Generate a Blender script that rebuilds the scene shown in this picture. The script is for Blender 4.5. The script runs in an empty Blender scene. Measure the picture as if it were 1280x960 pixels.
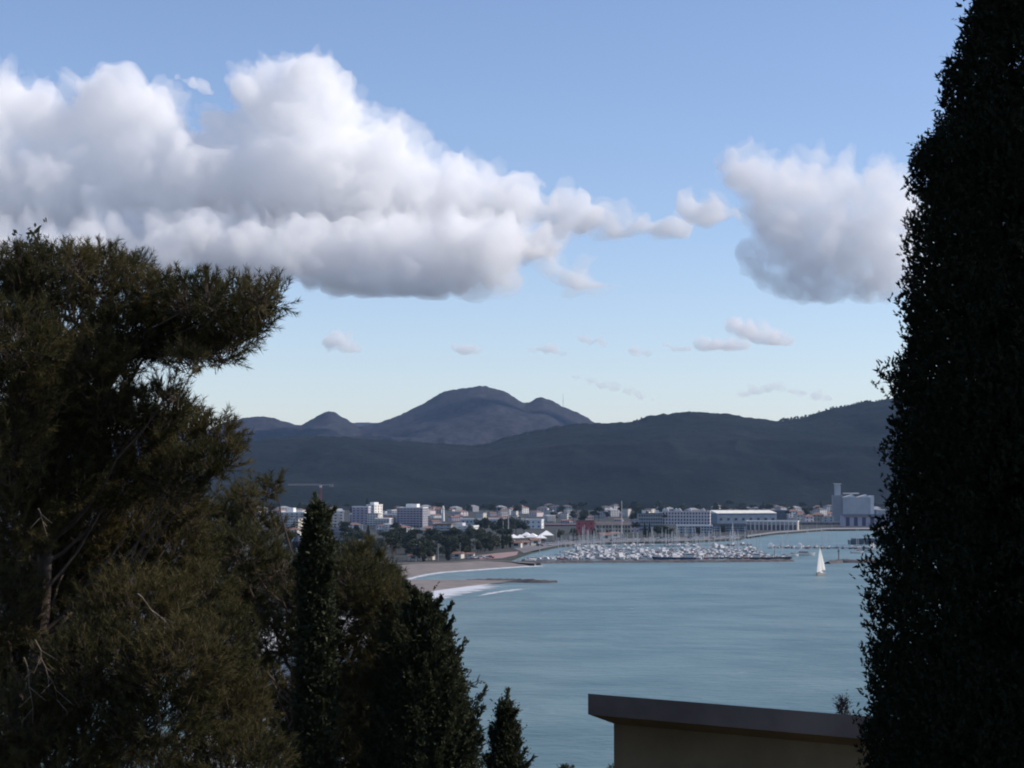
import bpy, bmesh, math, random
import numpy as np
from mathutils import Vector, Matrix
from mathutils.geometry import tessellate_polygon

R = math.radians
random.seed(11)
rng = np.random.default_rng(11)
scene = bpy.context.scene
col = scene.collection

# ------------------------------------------------------------------ camera
F = 60.0 / 36.0 * 1280.0           # focal length in pixels of the 1280x960 photograph
CAM_Z = 40.0
PITCH = math.atan(129.0 / F)
cam = bpy.data.cameras.new('camera')
cam.lens = 60.0
cam.sensor_width = 36.0
cam.clip_start = 0.1
cam.clip_end = 60000
cam_ob = bpy.data.objects.new('camera', cam)
cam_ob.location = (0, 0, CAM_Z)
cam_ob.rotation_euler = (R(90) + PITCH, 0, 0)
col.objects.link(cam_ob)
scene.camera = cam_ob

# ------------------------------------------------------------------ render and exposure
scene.render.engine = 'CYCLES'
cy = scene.cycles
cy.max_bounces = 28
cy.diffuse_bounces = 2
cy.glossy_bounces = 2
cy.transmission_bounces = 2
cy.volume_bounces = 28
cy.transparent_max_bounces = 8
cy.use_denoising = True
cy.caustics_reflective = False
cy.caustics_refractive = False
cy.sample_clamp_indirect = 6
cy.filter_width = 2.0
vs = scene.view_settings
vs.view_transform = 'Standard'
vs.look = 'None'
vs.exposure = 0.0
vs.gamma = 1.0
vs.use_curve_mapping = False

# ------------------------------------------------------------------ sun
SUN_AZ, SUN_EL = 88.0, 38.0         # degrees to the right of the view direction, above the horizon
sd = Vector((math.sin(R(SUN_AZ)) * math.cos(R(SUN_EL)), math.cos(R(SUN_AZ)) * math.cos(R(SUN_EL)), math.sin(R(SUN_EL))))
sun = bpy.data.lights.new('sun', 'SUN')
sun.energy = 4.8
sun.angle = R(0.5)
sun.color = (1.0, 0.90, 0.79)
sun_ob = bpy.data.objects.new('sun', sun)
sun_ob.rotation_euler = (-sd).to_track_quat('-Z', 'Y').to_euler()
col.objects.link(sun_ob)

# ------------------------------------------------------------------ viewing geometry helpers (a pixel of the photograph -> a point at depth Y)
def ray(px, py):
    x, y = (px - 640.0) / F, (480.0 - py) / F
    c, s = math.cos(PITCH), math.sin(PITCH)
    wy = c - y * s
    wz = s + y * c
    return x / wy, wz / wy

def P(px, py, Y):
    dx, dz = ray(px, py)
    return Vector((dx * Y, Y, CAM_Z + dz * Y))

def G(px, py, z=0.0):
    dx, dz = ray(px, py)
    Y = (z - CAM_Z) / dz
    return Vector((dx * Y, Y, z))

# ------------------------------------------------------------------ node helper: arithmetic on sockets
class S:
    def __init__(self, nt, sock): self.nt, self.s = nt, sock
    def _m(self, op, *a):
        n = self.nt.nodes.new('ShaderNodeMath'); n.operation = op
        for i, v in enumerate((self,) + a):
            if isinstance(v, S): self.nt.links.new(v.s, n.inputs[i])
            else: n.inputs[i].default_value = v
        return S(self.nt, n.outputs[0])
    def __add__(self, o): return self._m('ADD', o)
    def __radd__(self, o): return self._m('ADD', o)
    def __sub__(self, o): return self._m('SUBTRACT', o)
    def __mul__(self, o): return self._m('MULTIPLY', o)
    def __rmul__(self, o): return self._m('MULTIPLY', o)
    def __truediv__(self, o): return self._m('DIVIDE', o)
    def min(self, o): return self._m('MINIMUM', o)
    def max(self, o): return self._m('MAXIMUM', o)
    def pow(self, o): return self._m('POWER', o)
    def neg(self): return self._m('MULTIPLY', -1.0)
    def smooth(self, a, b, lo=0.0, hi=1.0):
        n = self.nt.nodes.new('ShaderNodeMapRange'); n.interpolation_type = 'SMOOTHSTEP'
        self.nt.links.new(self.s, n.inputs[0])
        for i, v in enumerate((a, b, lo, hi)): n.inputs[i + 1].default_value = v
        return S(self.nt, n.outputs[0])

def comb(nt, x, y, z=0.0):
    n = nt.nodes.new('ShaderNodeCombineXYZ')
    for i, v in enumerate((x, y, z)):
        if isinstance(v, S): nt.links.new(v.s, n.inputs[i])
        else: n.inputs[i].default_value = v
    return n.outputs[0]

def noise(nt, vec, scale, detail=3.0, rough=0.5, lac=2.0, dist=0.0):
    n = nt.nodes.new('ShaderNodeTexNoise')
    nt.links.new(vec, n.inputs['Vector'])
    n.inputs['Scale'].default_value = scale
    n.inputs['Detail'].default_value = detail
    n.inputs['Roughness'].default_value = rough
    n.inputs['Lacunarity'].default_value = lac
    n.inputs['Distortion'].default_value = dist
    return n

def mixc(nt, f, a, b):
    n = nt.nodes.new('ShaderNodeMix'); n.data_type = 'RGBA'
    for i, v in ((0, f), (6, a), (7, b)):
        if isinstance(v, S): nt.links.new(v.s, n.inputs[i])
        elif hasattr(v, 'node'): nt.links.new(v, n.inputs[i])
        elif isinstance(v, (int, float)): n.inputs[i].default_value = v
        else: n.inputs[i].default_value = (*v, 1.0)
    return n.outputs[2]

# ------------------------------------------------------------------ sky
SKY_STRENGTH = 0.139
SKY_TINT = (0.985, 0.955, 1.07)
def build_world():
    w = bpy.data.worlds.new('World')
    scene.world = w
    w.use_nodes = True
    nt = w.node_tree
    nt.nodes.clear()
    out = nt.nodes.new('ShaderNodeOutputWorld')
    bg = nt.nodes.new('ShaderNodeBackground')
    bg.inputs['Strength'].default_value = SKY_STRENGTH
    nt.links.new(bg.outputs[0], out.inputs[0])
    sky = nt.nodes.new('ShaderNodeTexSky')
    sky.sky_type = 'NISHITA'
    sky.sun_disc = False
    sky.sun_elevation = R(SUN_EL)
    sky.sun_rotation = R(SUN_AZ)
    sky.altitude = 600
    sky.air_density = 1.12
    sky.dust_density = 0.12
    sky.ozone_density = 2.0
    tv = nt.nodes.new('ShaderNodeVectorMath'); tv.operation = 'MULTIPLY'
    nt.links.new(sky.outputs[0], tv.inputs[0]); tv.inputs[1].default_value = SKY_TINT
    c = tv.outputs[0]
    nt.links.new(c, bg.inputs['Color'])
    w.cycles.sampling_method = 'MANUAL'
    w.cycles.sample_map_resolution = 512
build_world()

# ------------------------------------------------------------------ object helpers
def tag(o, label=None, cat=None, group=None, kind=None):
    if label: o['label'] = label
    if cat: o['category'] = cat
    if group: o['group'] = group
    if kind: o['kind'] = kind
    return o

def thing(name, label, cat, loc=(0, 0, 0), rz=0.0, group=None):
    o = bpy.data.objects.new(name, None)
    o.empty_display_size = 0.1
    o.location = loc
    o.rotation_euler = (0, 0, rz)
    col.objects.link(o)
    return tag(o, label, cat, group)

def link(name, me, parent=None, loc=None, rz=None):
    o = bpy.data.objects.new(name, me)
    col.objects.link(o)
    if parent is not None: o.parent = parent
    if loc is not None: o.location = loc
    if rz is not None: o.rotation_euler = (0, 0, rz)
    return o

def copy_tree(root, loc, rz=0.0, scale=None, label=None, group=None):
    r = root.copy(); col.objects.link(r)
    r.location = loc; r.rotation_euler = (0, 0, rz)
    if scale: r.scale = scale
    if label: r['label'] = label
    if group: r['group'] = group
    for ch in list(root.children):
        c = ch.copy(); col.objects.link(c); c.parent = r
        for g in list(ch.children):
            d = g.copy(); col.objects.link(d); d.parent = c
    return r

class MB:
    """collects boxes, prisms, bars into one mesh"""
    def __init__(self): self.v, self.f = [], []
    def add(self, vs, fs):
        n = len(self.v)
        self.v += [tuple(v) for v in vs]
        self.f += [[i + n for i in f] for f in fs]
        return self
    def box(self, x0, x1, y0, y1, z0, z1):
        return self.add([(x0, y0, z0), (x1, y0, z0), (x1, y1, z0), (x0, y1, z0), (x0, y0, z1), (x1, y0, z1), (x1, y1, z1), (x0, y1, z1)],
                        [(3, 2, 1, 0), (4, 5, 6, 7), (0, 1, 5, 4), (1, 2, 6, 5), (2, 3, 7, 6), (3, 0, 4, 7)])
    def prism(self, prof, a0, a1, axis='x'):
        """prof: closed list of (p, z); extruded along axis"""
        n = len(prof)
        if axis == 'x': vs = [(a0, p, z) for p, z in prof] + [(a1, p, z) for p, z in prof]
        else: vs = [(p, a0, z) for p, z in prof] + [(p, a1, z) for p, z in prof]
        fs = [list(range(n))[::-1], list(range(n, 2 * n))] + [(i, (i + 1) % n, n + (i + 1) % n, n + i) for i in range(n)]
        return self.add(vs, fs)
    def bar(self, a, b, r0, r1=None, n=6):
        r1 = r0 if r1 is None else r1
        a, b = Vector(a), Vector(b)
        d = (b - a).normalized()
        u = d.orthogonal().normalized(); w = d.cross(u)
        vs = []
        for c, r in ((a, r0), (b, r1)):
            for k in range(n):
                t = 2 * math.pi * k / n
                vs.append(c + (u * math.cos(t) + w * math.sin(t)) * r)
        fs = [list(range(n))[::-1], list(range(n, 2 * n))] + [(i, (i + 1) % n, n + (i + 1) % n, n + i) for i in range(n)]
        return self.add(vs, fs)
    def tube(self, pts, rad, n=6):
        for i in range(len(pts) - 1): self.bar(pts[i], pts[i + 1], rad[i], rad[i + 1], n)
        return self
    def lathe(self, prof, n=12, c=(0, 0)):
        vs, fs = [], []
        for r, z in prof:
            for k in range(n):
                t = 2 * math.pi * k / n
                vs.append((c[0] + r * math.cos(t), c[1] + r * math.sin(t), z))
        m = len(prof)
        for i in range(m - 1):
            for k in range(n):
                fs.append((i * n + k, i * n + (k + 1) % n, (i + 1) * n + (k + 1) % n, (i + 1) * n + k))
        fs.append(list(range(n))[::-1]); fs.append([(m - 1) * n + k for k in range(n)])
        return self.add(vs, fs)
    def mesh(self, name, m):
        me = bpy.data.meshes.new(name)
        me.from_pydata(self.v, [], self.f)
        bm = bmesh.new(); bm.from_mesh(me)
        bmesh.ops.recalc_face_normals(bm, faces=bm.faces)
        bm.to_mesh(me); bm.free()
        me.materials.append(m)
        return me
    def build(self, name, m, parent=None, loc=None, rz=None):
        return link(name, self.mesh(name, m), parent, loc, rz)

def tri_mesh(name, V, T, m, attrs=None, smooth=False):
    """fast mesh from numpy arrays; attrs: {name: per-vertex float}"""
    me = bpy.data.meshes.new(name)
    V = np.ascontiguousarray(V, dtype=np.float32); T = np.ascontiguousarray(T, dtype=np.int32)
    k = T.shape[1]
    me.vertices.add(len(V)); me.vertices.foreach_set('co', V.ravel())
    me.loops.add(T.size); me.loops.foreach_set('vertex_index', T.ravel())
    me.polygons.add(len(T)); me.polygons.foreach_set('loop_start', np.arange(0, T.size, k, dtype=np.int32))
    me.update(calc_edges=True)
    me.validate()
    if attrs:
        for an, val in attrs.items():
            a = me.attributes.new(an, 'FLOAT', 'POINT')
            a.data.foreach_set('value', np.asarray(val, dtype=np.float32))
    if smooth:
        me.polygons.foreach_set('use_smooth', np.ones(len(me.polygons), dtype=bool))
    me.materials.append(m)
    return me

def vnoise(x, y, seed=0):
    """smooth value noise, numpy"""
    xi, yi = np.floor(x).astype(np.int64), np.floor(y).astype(np.int64)
    fx, fy = x - xi, y - yi
    fx, fy = fx * fx * (3 - 2 * fx), fy * fy * (3 - 2 * fy)
    def h(a, b):
        n = (a * 374761393 + b * 668265263 + seed * 974634777) & 0x7fffffff
        n = ((n ^ (n >> 13)) * 1274126177) & 0x7fffffff
        return ((n ^ (n >> 16)) & 0xffff) / 65535.0
    return (h(xi, yi) * (1 - fx) + h(xi + 1, yi) * fx) * (1 - fy) + (h(xi, yi + 1) * (1 - fx) + h(xi + 1, yi + 1) * fx) * fy

def fbm(x, y, o=4, seed=0):
    s, a, t = 0.0, 0.5, 0.0
    for i in range(o):
        s = s + a * vnoise(x * 2 ** i, y * 2 ** i, seed + i); t += a; a *= 0.5
    return s / t - 0.5

# ------------------------------------------------------------------ materials
MATS = {}
def mat(name, c, rough=0.7, var=0.12, scale=0.4, metal=0.0, spec=0.4, bump=0.0, c2=None, bscale=None):
    """principled with blotchy procedural tone variation"""
    if name in MATS: return MATS[name]
    m = bpy.data.materials.new(name); m.use_nodes = True
    nt = m.node_tree; b = nt.nodes['Principled BSDF']
    b.inputs['Roughness'].default_value = rough
    b.inputs['Metallic'].default_value = metal
    b.inputs['Specular IOR Level'].default_value = spec
    geo = nt.nodes.new('ShaderNodeNewGeometry')
    n = noise(nt, geo.outputs['Position'], scale, 4, 0.6)
    f = S(nt, n.outputs['Fac']).smooth(0.3, 0.7)
    lo = tuple(v * (1 - var) for v in c) if c2 is None else c2
    hi = tuple(min(1, v * (1 + var)) for v in c) if c2 is None else c
    nt.links.new(mixc(nt, f, lo, hi), b.inputs['Base Color'])
    if bump:
        bn = nt.nodes.new('ShaderNodeBump'); bn.inputs['Strength'].default_value = bump
        n2 = noise(nt, geo.outputs['Position'], bscale or scale * 6, 4, 0.6)
        nt.links.new(n2.outputs['Fac'], bn.inputs['Height']); nt.links.new(bn.outputs[0], b.inputs['Normal'])
    MATS[name] = m
    return m

def foliage_mat(name, lo, hi, trans=0.25, rough=0.6, spec=0.25):
    m = bpy.data.materials.new(name); m.use_nodes = True
    nt = m.node_tree; b = nt.nodes['Principled BSDF']; out = nt.nodes['Material Output']
    at = nt.nodes.new('ShaderNodeAttribute'); at.attribute_name = 'tint'
    c = mixc(nt, S(nt, at.outputs['Fac']), lo, hi)
    nt.links.new(c, b.inputs['Base Color'])
    b.inputs['Roughness'].default_value = rough
    b.inputs['Specular IOR Level'].default_value = spec
    tr = nt.nodes.new('ShaderNodeBsdfTranslucent'); nt.links.new(c, tr.inputs[0])
    mx = nt.nodes.new('ShaderNodeMixShader'); mx.inputs[0].default_value = trans
    nt.links.new(b.outputs[0], mx.inputs[1]); nt.links.new(tr.outputs[0], mx.inputs[2])
    nt.links.new(mx.outputs[0], out.inputs['Surface'])
    return m

WHITE = mat('white_paint', (0.68, 0.67, 0.65), 0.6, 0.08, 0.3)
CREAM = mat('cream_plaster', (0.56, 0.52, 0.45), 0.8, 0.1, 0.3)
PALE = mat('pale_grey_plaster', (0.42, 0.42, 0.43), 0.8, 0.1, 0.3)
GREY = mat('grey_concrete', (0.26, 0.26, 0.27), 0.85, 0.15, 0.3)
DGREY = mat('dark_concrete', (0.12, 0.12, 0.13), 0.85, 0.2, 0.3)
PINKW = mat('pinkish_white_plaster', (0.60, 0.52, 0.52), 0.8, 0.08, 0.3)
LILAC = mat('lilac_grey_plaster', (0.40, 0.37, 0.43), 0.8, 0.08, 0.3)
OCHRE = mat('ochre_plaster', (0.42, 0.37, 0.27), 0.8, 0.15, 0.3)
REDW = mat('red_plaster', (0.45, 0.10, 0.10), 0.8, 0.1, 0.3)
TILE = mat('roof_tile', (0.20, 0.115, 0.09), 0.85, 0.25, 0.6)
ORANGE = mat('orange_roof', (0.52, 0.17, 0.06), 0.8, 0.2, 0.6)
METALR = mat('pale_metal_roof', (0.80, 0.76, 0.62), 0.35, 0.12, 0.2)
DROOF = mat('dark_roof', (0.10, 0.085, 0.085), 0.8, 0.2, 0.3)
GLASS = mat('window_glass', (0.035, 0.045, 0.06), 0.15, 0.3, 0.5, spec=0.6)
BLUEG = mat('blue_grey_cladding', (0.16, 0.21, 0.27), 0.6, 0.15, 0.3)
ASPH = mat('asphalt', (0.055, 0.055, 0.058), 0.9, 0.25, 0.1)
RUST = mat('red_steel', (0.42, 0.09, 0.06), 0.6, 0.2, 0.6)
STEEL = mat('galvanised_steel', (0.38, 0.39, 0.40), 0.45, 0.1, 0.6, metal=0.4)

# ================================================================== SETTING
# ------------------------------------------------------------------ sea
def water_mat():
    m = bpy.data.materials.new('sea_water'); m.use_nodes = True
    nt = m.node_tree; b = nt.nodes['Principled BSDF']
    geo = nt.nodes.new('ShaderNodeNewGeometry')
    pos = geo.outputs['Position']
    mp = nt.nodes.new('ShaderNodeMapping'); nt.links.new(pos, mp.inputs[0])
    mp.inputs['Rotation'].default_value = (0, 0, R(12)); mp.inputs['Scale'].default_value = (0.8, 1.0, 1.0)
    big = noise(nt, mp.outputs[0], 1 / 38.0, 5, 0.6)
    f = S(nt, big.outputs['Fac']).smooth(0.32, 0.68)
    c = mixc(nt, f, (0.062, 0.124, 0.130), (0.118, 0.190, 0.188))
    n0 = noise(nt, mp.outputs[0], 1 / 9.0, 4, 0.6)
    c = mixc(nt, S(nt, n0.outputs['Fac']).smooth(0.42, 0.75, 0.0, 0.35), c, (0.155, 0.215, 0.215))
    # small breaking crests and foam scraps
    mp2 = nt.nodes.new('ShaderNodeMapping'); nt.links.new(pos, mp2.inputs[0]); mp2.inputs['Scale'].default_value = (0.75, 1.0, 1.0)
    w1 = noise(nt, mp2.outputs[0], 1 / 3.2, 4, 0.65)
    w2 = noise(nt, mp.outputs[0], 1 / 55.0, 3, 0.5)
    foam = S(nt, w1.outputs['Fac']).smooth(0.60, 0.74) * S(nt, w2.outputs['Fac']).smooth(0.46, 0.66)
    c = mixc(nt, foam * 0.75, c, (0.42, 0.47, 0.48))
    nt.links.new(c, b.inputs['Base Color'])
    b.inputs['IOR'].default_value = 1.333
    b.inputs['Roughness'].default_value = 0.34
    b.inputs['Specular IOR Level'].default_value = 0.5
    n1 = noise(nt, mp2.outputs[0], 1 / 2.6, 5, 0.62)
    n2 = noise(nt, mp2.outputs[0], 1 / 14.0, 3, 0.5)
    h = S(nt, n1.outputs['Fac']) * 0.9 + S(nt, n2.outputs['Fac']) * 2.4
    bn = nt.nodes.new('ShaderNodeBump'); bn.inputs['Strength'].default_value = 0.8; bn.inputs['Distance'].default_value = 0.7
    nt.links.new(h.s, bn.inputs['Height']); nt.links.new(bn.outputs[0], b.inputs['Normal'])
    return m
me = MB().add([(-8900, -1200, 0), (8900, -1200, 0), (8900, 11800, 0), (-8900, 11800, 0)], [(0, 1, 2, 3)]).mesh('water', water_mat())
tag(link('water', me), kind='structure')

# ------------------------------------------------------------------ hills
def interp(pts, Y):
    """crest list of (px, py) at depth Y -> arrays u (x per unit depth), crest height"""
    us, hs = [], []
    for px, py in pts:
        dx, dz = ray(px, py)
        us.append(dx); hs.append(CAM_Z + dz * Y)
    return np.array(us), np.array(hs)

def crest(u, pts, Y):
    us, hs = interp(pts, Y)
    # smooth (cubic hermite) interpolation
    m = np.gradient(hs, us)
    d = np.diff(hs) / np.diff(us)
    for i in range(1, len(m) - 1):
        m[i] = 0 if d[i - 1] * d[i] <= 0 else 2 * d[i - 1] * d[i] / (d[i - 1] + d[i])
    k = np.clip(np.searchsorted(us, u) - 1, 0, len(us) - 2)
    h = us[k + 1] - us[k]; t = np.clip((u - us[k]) / h, 0, 1)
    return ((2 * t ** 3 - 3 * t ** 2 + 1) * hs[k] + (t ** 3 - 2 * t ** 2 + t) * h * m[k] + (-2 * t ** 3 + 3 * t ** 2) * hs[k + 1] + (t ** 3 - t ** 2) * h * m[k + 1])

R1 = [(-900, 590), (-300, 575), (0, 560), (150, 542), (200, 535), (250, 540), (268, 533), (290, 525), (308, 521.5), (325, 520), (340, 521.5), (356, 526), (374, 531), (388, 524.5), (399, 518.5), (406, 514.5), (412, 513), (419, 515), (428, 521), (440, 528), (449, 532),
      (470, 529), (495, 520), (512, 512), (528, 504.5), (543, 495.5), (551, 490), (560, 487.2), (576, 484.8), (588, 482.8), (602, 482), (613, 483.2), (622, 486.2), (634, 490.5), (647, 498), (657, 503.5),
      (664, 501), (671, 497), (678, 495.3), (685, 498), (695, 503), (708, 509), (727, 517.5), (745, 528), (775, 545), (820, 560), (900, 575), (1100, 590), (2200, 600)]
R2 = [(-900, 588), (-300, 582), (100, 575), (250, 562), (343, 547), (400, 544), (446, 547), (500, 551), (550, 553), (590, 556), (640, 544), (690, 533), (720, 529), (745, 528), (775, 527.5), (790, 526), (815, 519), (840, 515.5), (860, 514),
      (885, 515), (915, 518), (945, 522), (972, 525), (988, 523.5), (1004, 521), (1020, 516.5), (1035, 512), (1052, 508), (1080, 502), (1110, 498), (1160, 492), (1280, 482), (1500, 478), (1800, 500), (2200, 540)]
R0 = [(-900, 595), (200, 560), (380, 533), (430, 529.5), (455, 528), (480, 529), (560, 534), (700, 545), (900, 560), (2200, 590)]

def hills_mat():
    m = bpy.data.materials.new('wooded_hillside'); m.use_nodes = True
    nt = m.node_tree; b = nt.nodes['Principled BSDF']
    geo = nt.nodes.new('ShaderNodeNewGeometry'); pos = geo.outputs['Position']
    n1 = noise(nt, pos, 1 / 340.0, 5, 0.6)
    n2 = noise(nt, pos, 1 / 26.0, 5, 0.65)
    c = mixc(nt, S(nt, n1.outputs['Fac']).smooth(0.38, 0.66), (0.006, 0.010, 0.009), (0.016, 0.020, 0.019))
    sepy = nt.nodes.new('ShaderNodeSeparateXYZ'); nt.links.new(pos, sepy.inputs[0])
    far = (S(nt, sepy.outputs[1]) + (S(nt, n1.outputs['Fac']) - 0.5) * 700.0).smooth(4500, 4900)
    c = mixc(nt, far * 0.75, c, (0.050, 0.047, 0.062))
    # pale limestone scree and bare patches
    n3 = noise(nt, pos, 1 / 120.0, 6, 0.62)
    c = mixc(nt, S(nt, n3.outputs['Fac']).smooth(0.56, 0.76, 0.0, 0.45), c, (0.044, 0.042, 0.042))
    c = mixc(nt, S(nt, n2.outputs['Fac']).smooth(0.35, 0.65, 0.0, 0.6), c, (0.005, 0.007, 0.005))
    nt.links.new(c, b.inputs['Base Color'])
    b.inputs['Roughness'].default_value = 0.95; b.inputs['Specular IOR Level'].default_value = 0.05
    bn = nt.nodes.new('ShaderNodeBump'); bn.inputs['Strength'].default_value = 0.6; bn.inputs['Distance'].default_value = 6.0
    n4 = noise(nt, pos, 1 / 16.0, 4, 0.65)
    nt.links.new(n4.outputs['Fac'], bn.inputs['Height']); nt.links.new(bn.outputs[0], b.inputs['Normal'])
    return m

D0, D1, D2 = 10400.0, 6900.0, 4300.0
def hill_height(u, Y):
    X = u * Y
    def ridge(pts, drop, Yc, Yb, back, amp, seed, rgh):
        t = np.clip((Y - Yb) / (Yc - Yb), 0, 1)
        c = crest(u, pts, Yc) - drop
        # the skyline's small features die out down the slope; the lower slope follows broader, wandering spurs
        uw = u + fbm(X / 500.0, Y / 500.0, 3, seed + 50) * 0.05 * (1 - t)
        cs = sum(crest(uw + k * 0.011, pts, Yc) for k in (-3, -2, -1, 0, 1, 2, 3)) / 7.0 - drop
        fr = np.where(Y <= Yc, t ** 5, 1.0)
        cc = cs + (c - cs) * fr + rgh * np.exp(-((Y - Yc) / 65.0) ** 2)
        spur = 0.5 - np.abs(fbm(X / 520.0 + 9, Y / 1100.0, 5, seed)) * 3.2
        prof = np.where(Y <= Yc, t ** 1.2, np.exp(-((Y - Yc) / back) ** 2))
        bump = np.where(Y <= Yc, amp * spur * np.sin(np.pi * np.clip(t, 0, 1)) ** 0.8, 0)
        return cc * prof + bump * np.clip(c / 250.0, 0, 1)
    rough = fbm(u * F / 9.0 + 50, Y * 0, 4, 61) * 9.0 + fbm(u * F / 2.6 + 50, Y * 0, 2, 66) * 3.5
    z1 = ridge(R1, 2.5, D1, 4400.0, 1100.0, 110.0, 3, rough)
    z2 = ridge(R2, 1.5, D2, 2900.0, 700.0, 75.0, 9, rough * 0.6)
    z0 = ridge(R0, 0.0, D0, 7500.0, 900.0, 0.0, 5, rough * 0)
    z = np.maximum(np.maximum(z1, z2), z0)
    z += (fbm(X / 22.0, Y / 22.0, 3, 21) * 5.0) * np.clip((Y - 2950) / 500, 0, 1)
    return z

uu = np.concatenate([np.linspace(-0.85, -0.21, 80, endpoint=False), np.linspace(-0.21, 0.24, 560, endpoint=False), np.linspace(0.24, 0.85, 90)])
yy = np.unique(np.concatenate([np.linspace(2760, 3600, 36), np.linspace(3600, 4200, 40), np.linspace(4200, 4420, 36), np.linspace(4420, 6200, 60), np.linspace(6200, 6780, 28), np.linspace(6780, 7010, 40), np.linspace(7000, 11500, 50), [D2, D1, D0]]))
U2, Y2 = np.meshgrid(uu, yy)
Z2 = hill_height(U2, Y2)
t0 = np.clip((Y2 - 2760) / 180, 0, 1)
Z2 = np.where(Y2 < 2960, -0.4 + t0 * 3.0, np.maximum(Z2, 2.2))
nu, ny = len(uu), len(yy)
Vh = np.stack([U2 * Y2, Y2, Z2], -1).reshape(-1, 3)
ii = (np.arange(ny - 1)[:, None] * nu + np.arange(nu - 1)[None, :]).ravel()
Qh = np.stack([ii, ii + 1, ii + nu + 1, ii + nu], -1)
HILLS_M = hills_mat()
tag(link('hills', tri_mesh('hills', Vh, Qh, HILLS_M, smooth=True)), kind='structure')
HILL_TOP = float(Z2.max())

# ------------------------------------------------------------------ haze: one box round everything
def build_haze():
    m = bpy.data.materials.new('haze_air'); m.use_nodes = True
    nt = m.node_tree
    nt.nodes.remove(nt.nodes['Principled BSDF'])
    v = nt.nodes.new('ShaderNodeVolumePrincipled')
    v.inputs['Color'].default_value = (0.42, 0.64, 1.0, 1)
    v.inputs['Density'].default_value = HAZE
    v.inputs['Anisotropy'].default_value = 0.25
    nt.links.new(v.outputs[0], nt.nodes['Material Output'].inputs['Volume'])
    me = MB().box(-9000, 9000, -1300, 11900, -1.6, max(HILL_TOP, 60) + 45).mesh('haze', m)
    tag(link('haze', me), kind='stuff')
HAZE = 2.8e-5
build_haze()

# ------------------------------------------------------------------ flat land behind the bay, with its coastline
GZ = 1.4
def ground_pts(pix): return [tuple(G(a, b, GZ)[:2]) for a, b in pix]
shore_pix = [(500, 770), (503, 752), (506, 744)]
beach_line = [(502, 724.0), (520, 719.5), (539, 716.2), (562, 713.8), (600, 711.4), (633, 709.0), (655, 707.2), (672, 706.2)]
basin = [(668, 704.2), (650, 703.6), (636, 700.5), (640, 697.5), (652, 693), (668, 687.5), (700, 681.5), (760, 678.2), (860, 676.4), (925, 673.4), (931, 670.8), (970, 666.3), (1033, 661.8), (1110, 661.2), (1200, 661), (1420, 661)]
coast = [(-75, 120), (-80, 300), (-66, 480)] + ground_pts([(504, 766), (503, 735), (500, 706), (520, 704.4), (562, 703.4), (602, 700.6), (640, 702.6)] + basin)
land = coast + [(1600, 1640), (2600, 2000), (3300, 2950), (-3300, 2950), (-2000, 1500), (-700, 600), (-420, 120)]

def poly_sheet(name, outline, z, m, skirt=None):
    vs = [(x, y, z) for x, y in outline]
    tris = tessellate_polygon([[Vector(v) for v in vs]])
    fs = [list(t) for t in tris]
    mb = MB().add(vs, fs)
    if skirt is not None:
        n = len(vs)
        mb = MB().add(vs + [(x, y, skirt) for x, y in outline], fs + [(i, (i + 1) % n, n + (i + 1) % n, n + i) for i in range(n)])
    return mb.build(name, m)
LANDM = mat('scrubby_ground', (0.042, 0.040, 0.033), 0.95, 0.3, 0.03, c2=(0.020, 0.024, 0.018), bump=0.3)
tag(poly_sheet('ground', land, GZ, LANDM, -0.5), kind='structure')

SAND = mat('beach_sand', (0.21, 0.178, 0.16), 0.95, 0.15, 0.12, c2=(0.155, 0.135, 0.122))
WETS = mat('wet_sand', (0.13, 0.105, 0.095), 0.5, 0.15, 0.2)
FOAM = None
def foam_mat():
    m = bpy.data.materials.new('sea_foam'); m.use_nodes = True
    nt = m.node_tree; b = nt.nodes['Principled BSDF']; out = nt.nodes['Material Output']
    geo = nt.nodes.new('ShaderNodeNewGeometry'); pos = geo.outputs['Position']
    at = nt.nodes.new('ShaderNodeAttribute'); at.attribute_name = 'cover'
    mp = nt.nodes.new('ShaderNodeMapping'); nt.links.new(pos, mp.inputs[0]); mp.inputs['Scale'].default_value = (0.25, 1, 1)
    n = noise(nt, mp.outputs[0], 0.22, 5, 0.68)
    a = (S(nt, at.outputs['Fac']) + (S(nt, n.outputs['Fac']) - 0.5) * 1.9).smooth(0.25, 0.8)
    b.inputs['Base Color'].default_value = (0.52, 0.54, 0.56, 1); b.inputs['Roughness'].default_value = 0.8
    tr = nt.nodes.new('ShaderNodeBsdfTransparent'); mx = nt.nodes.new('ShaderNodeMixShader')
    nt.links.new(a.s, mx.inputs[0]); nt.links.new(tr.outputs[0], mx.inputs[1]); nt.links.new(b.outputs[0], mx.inputs[2])
    nt.links.new(mx.outputs[0], out.inputs['Surface'])
    return m
FOAM = foam_mat()

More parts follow.
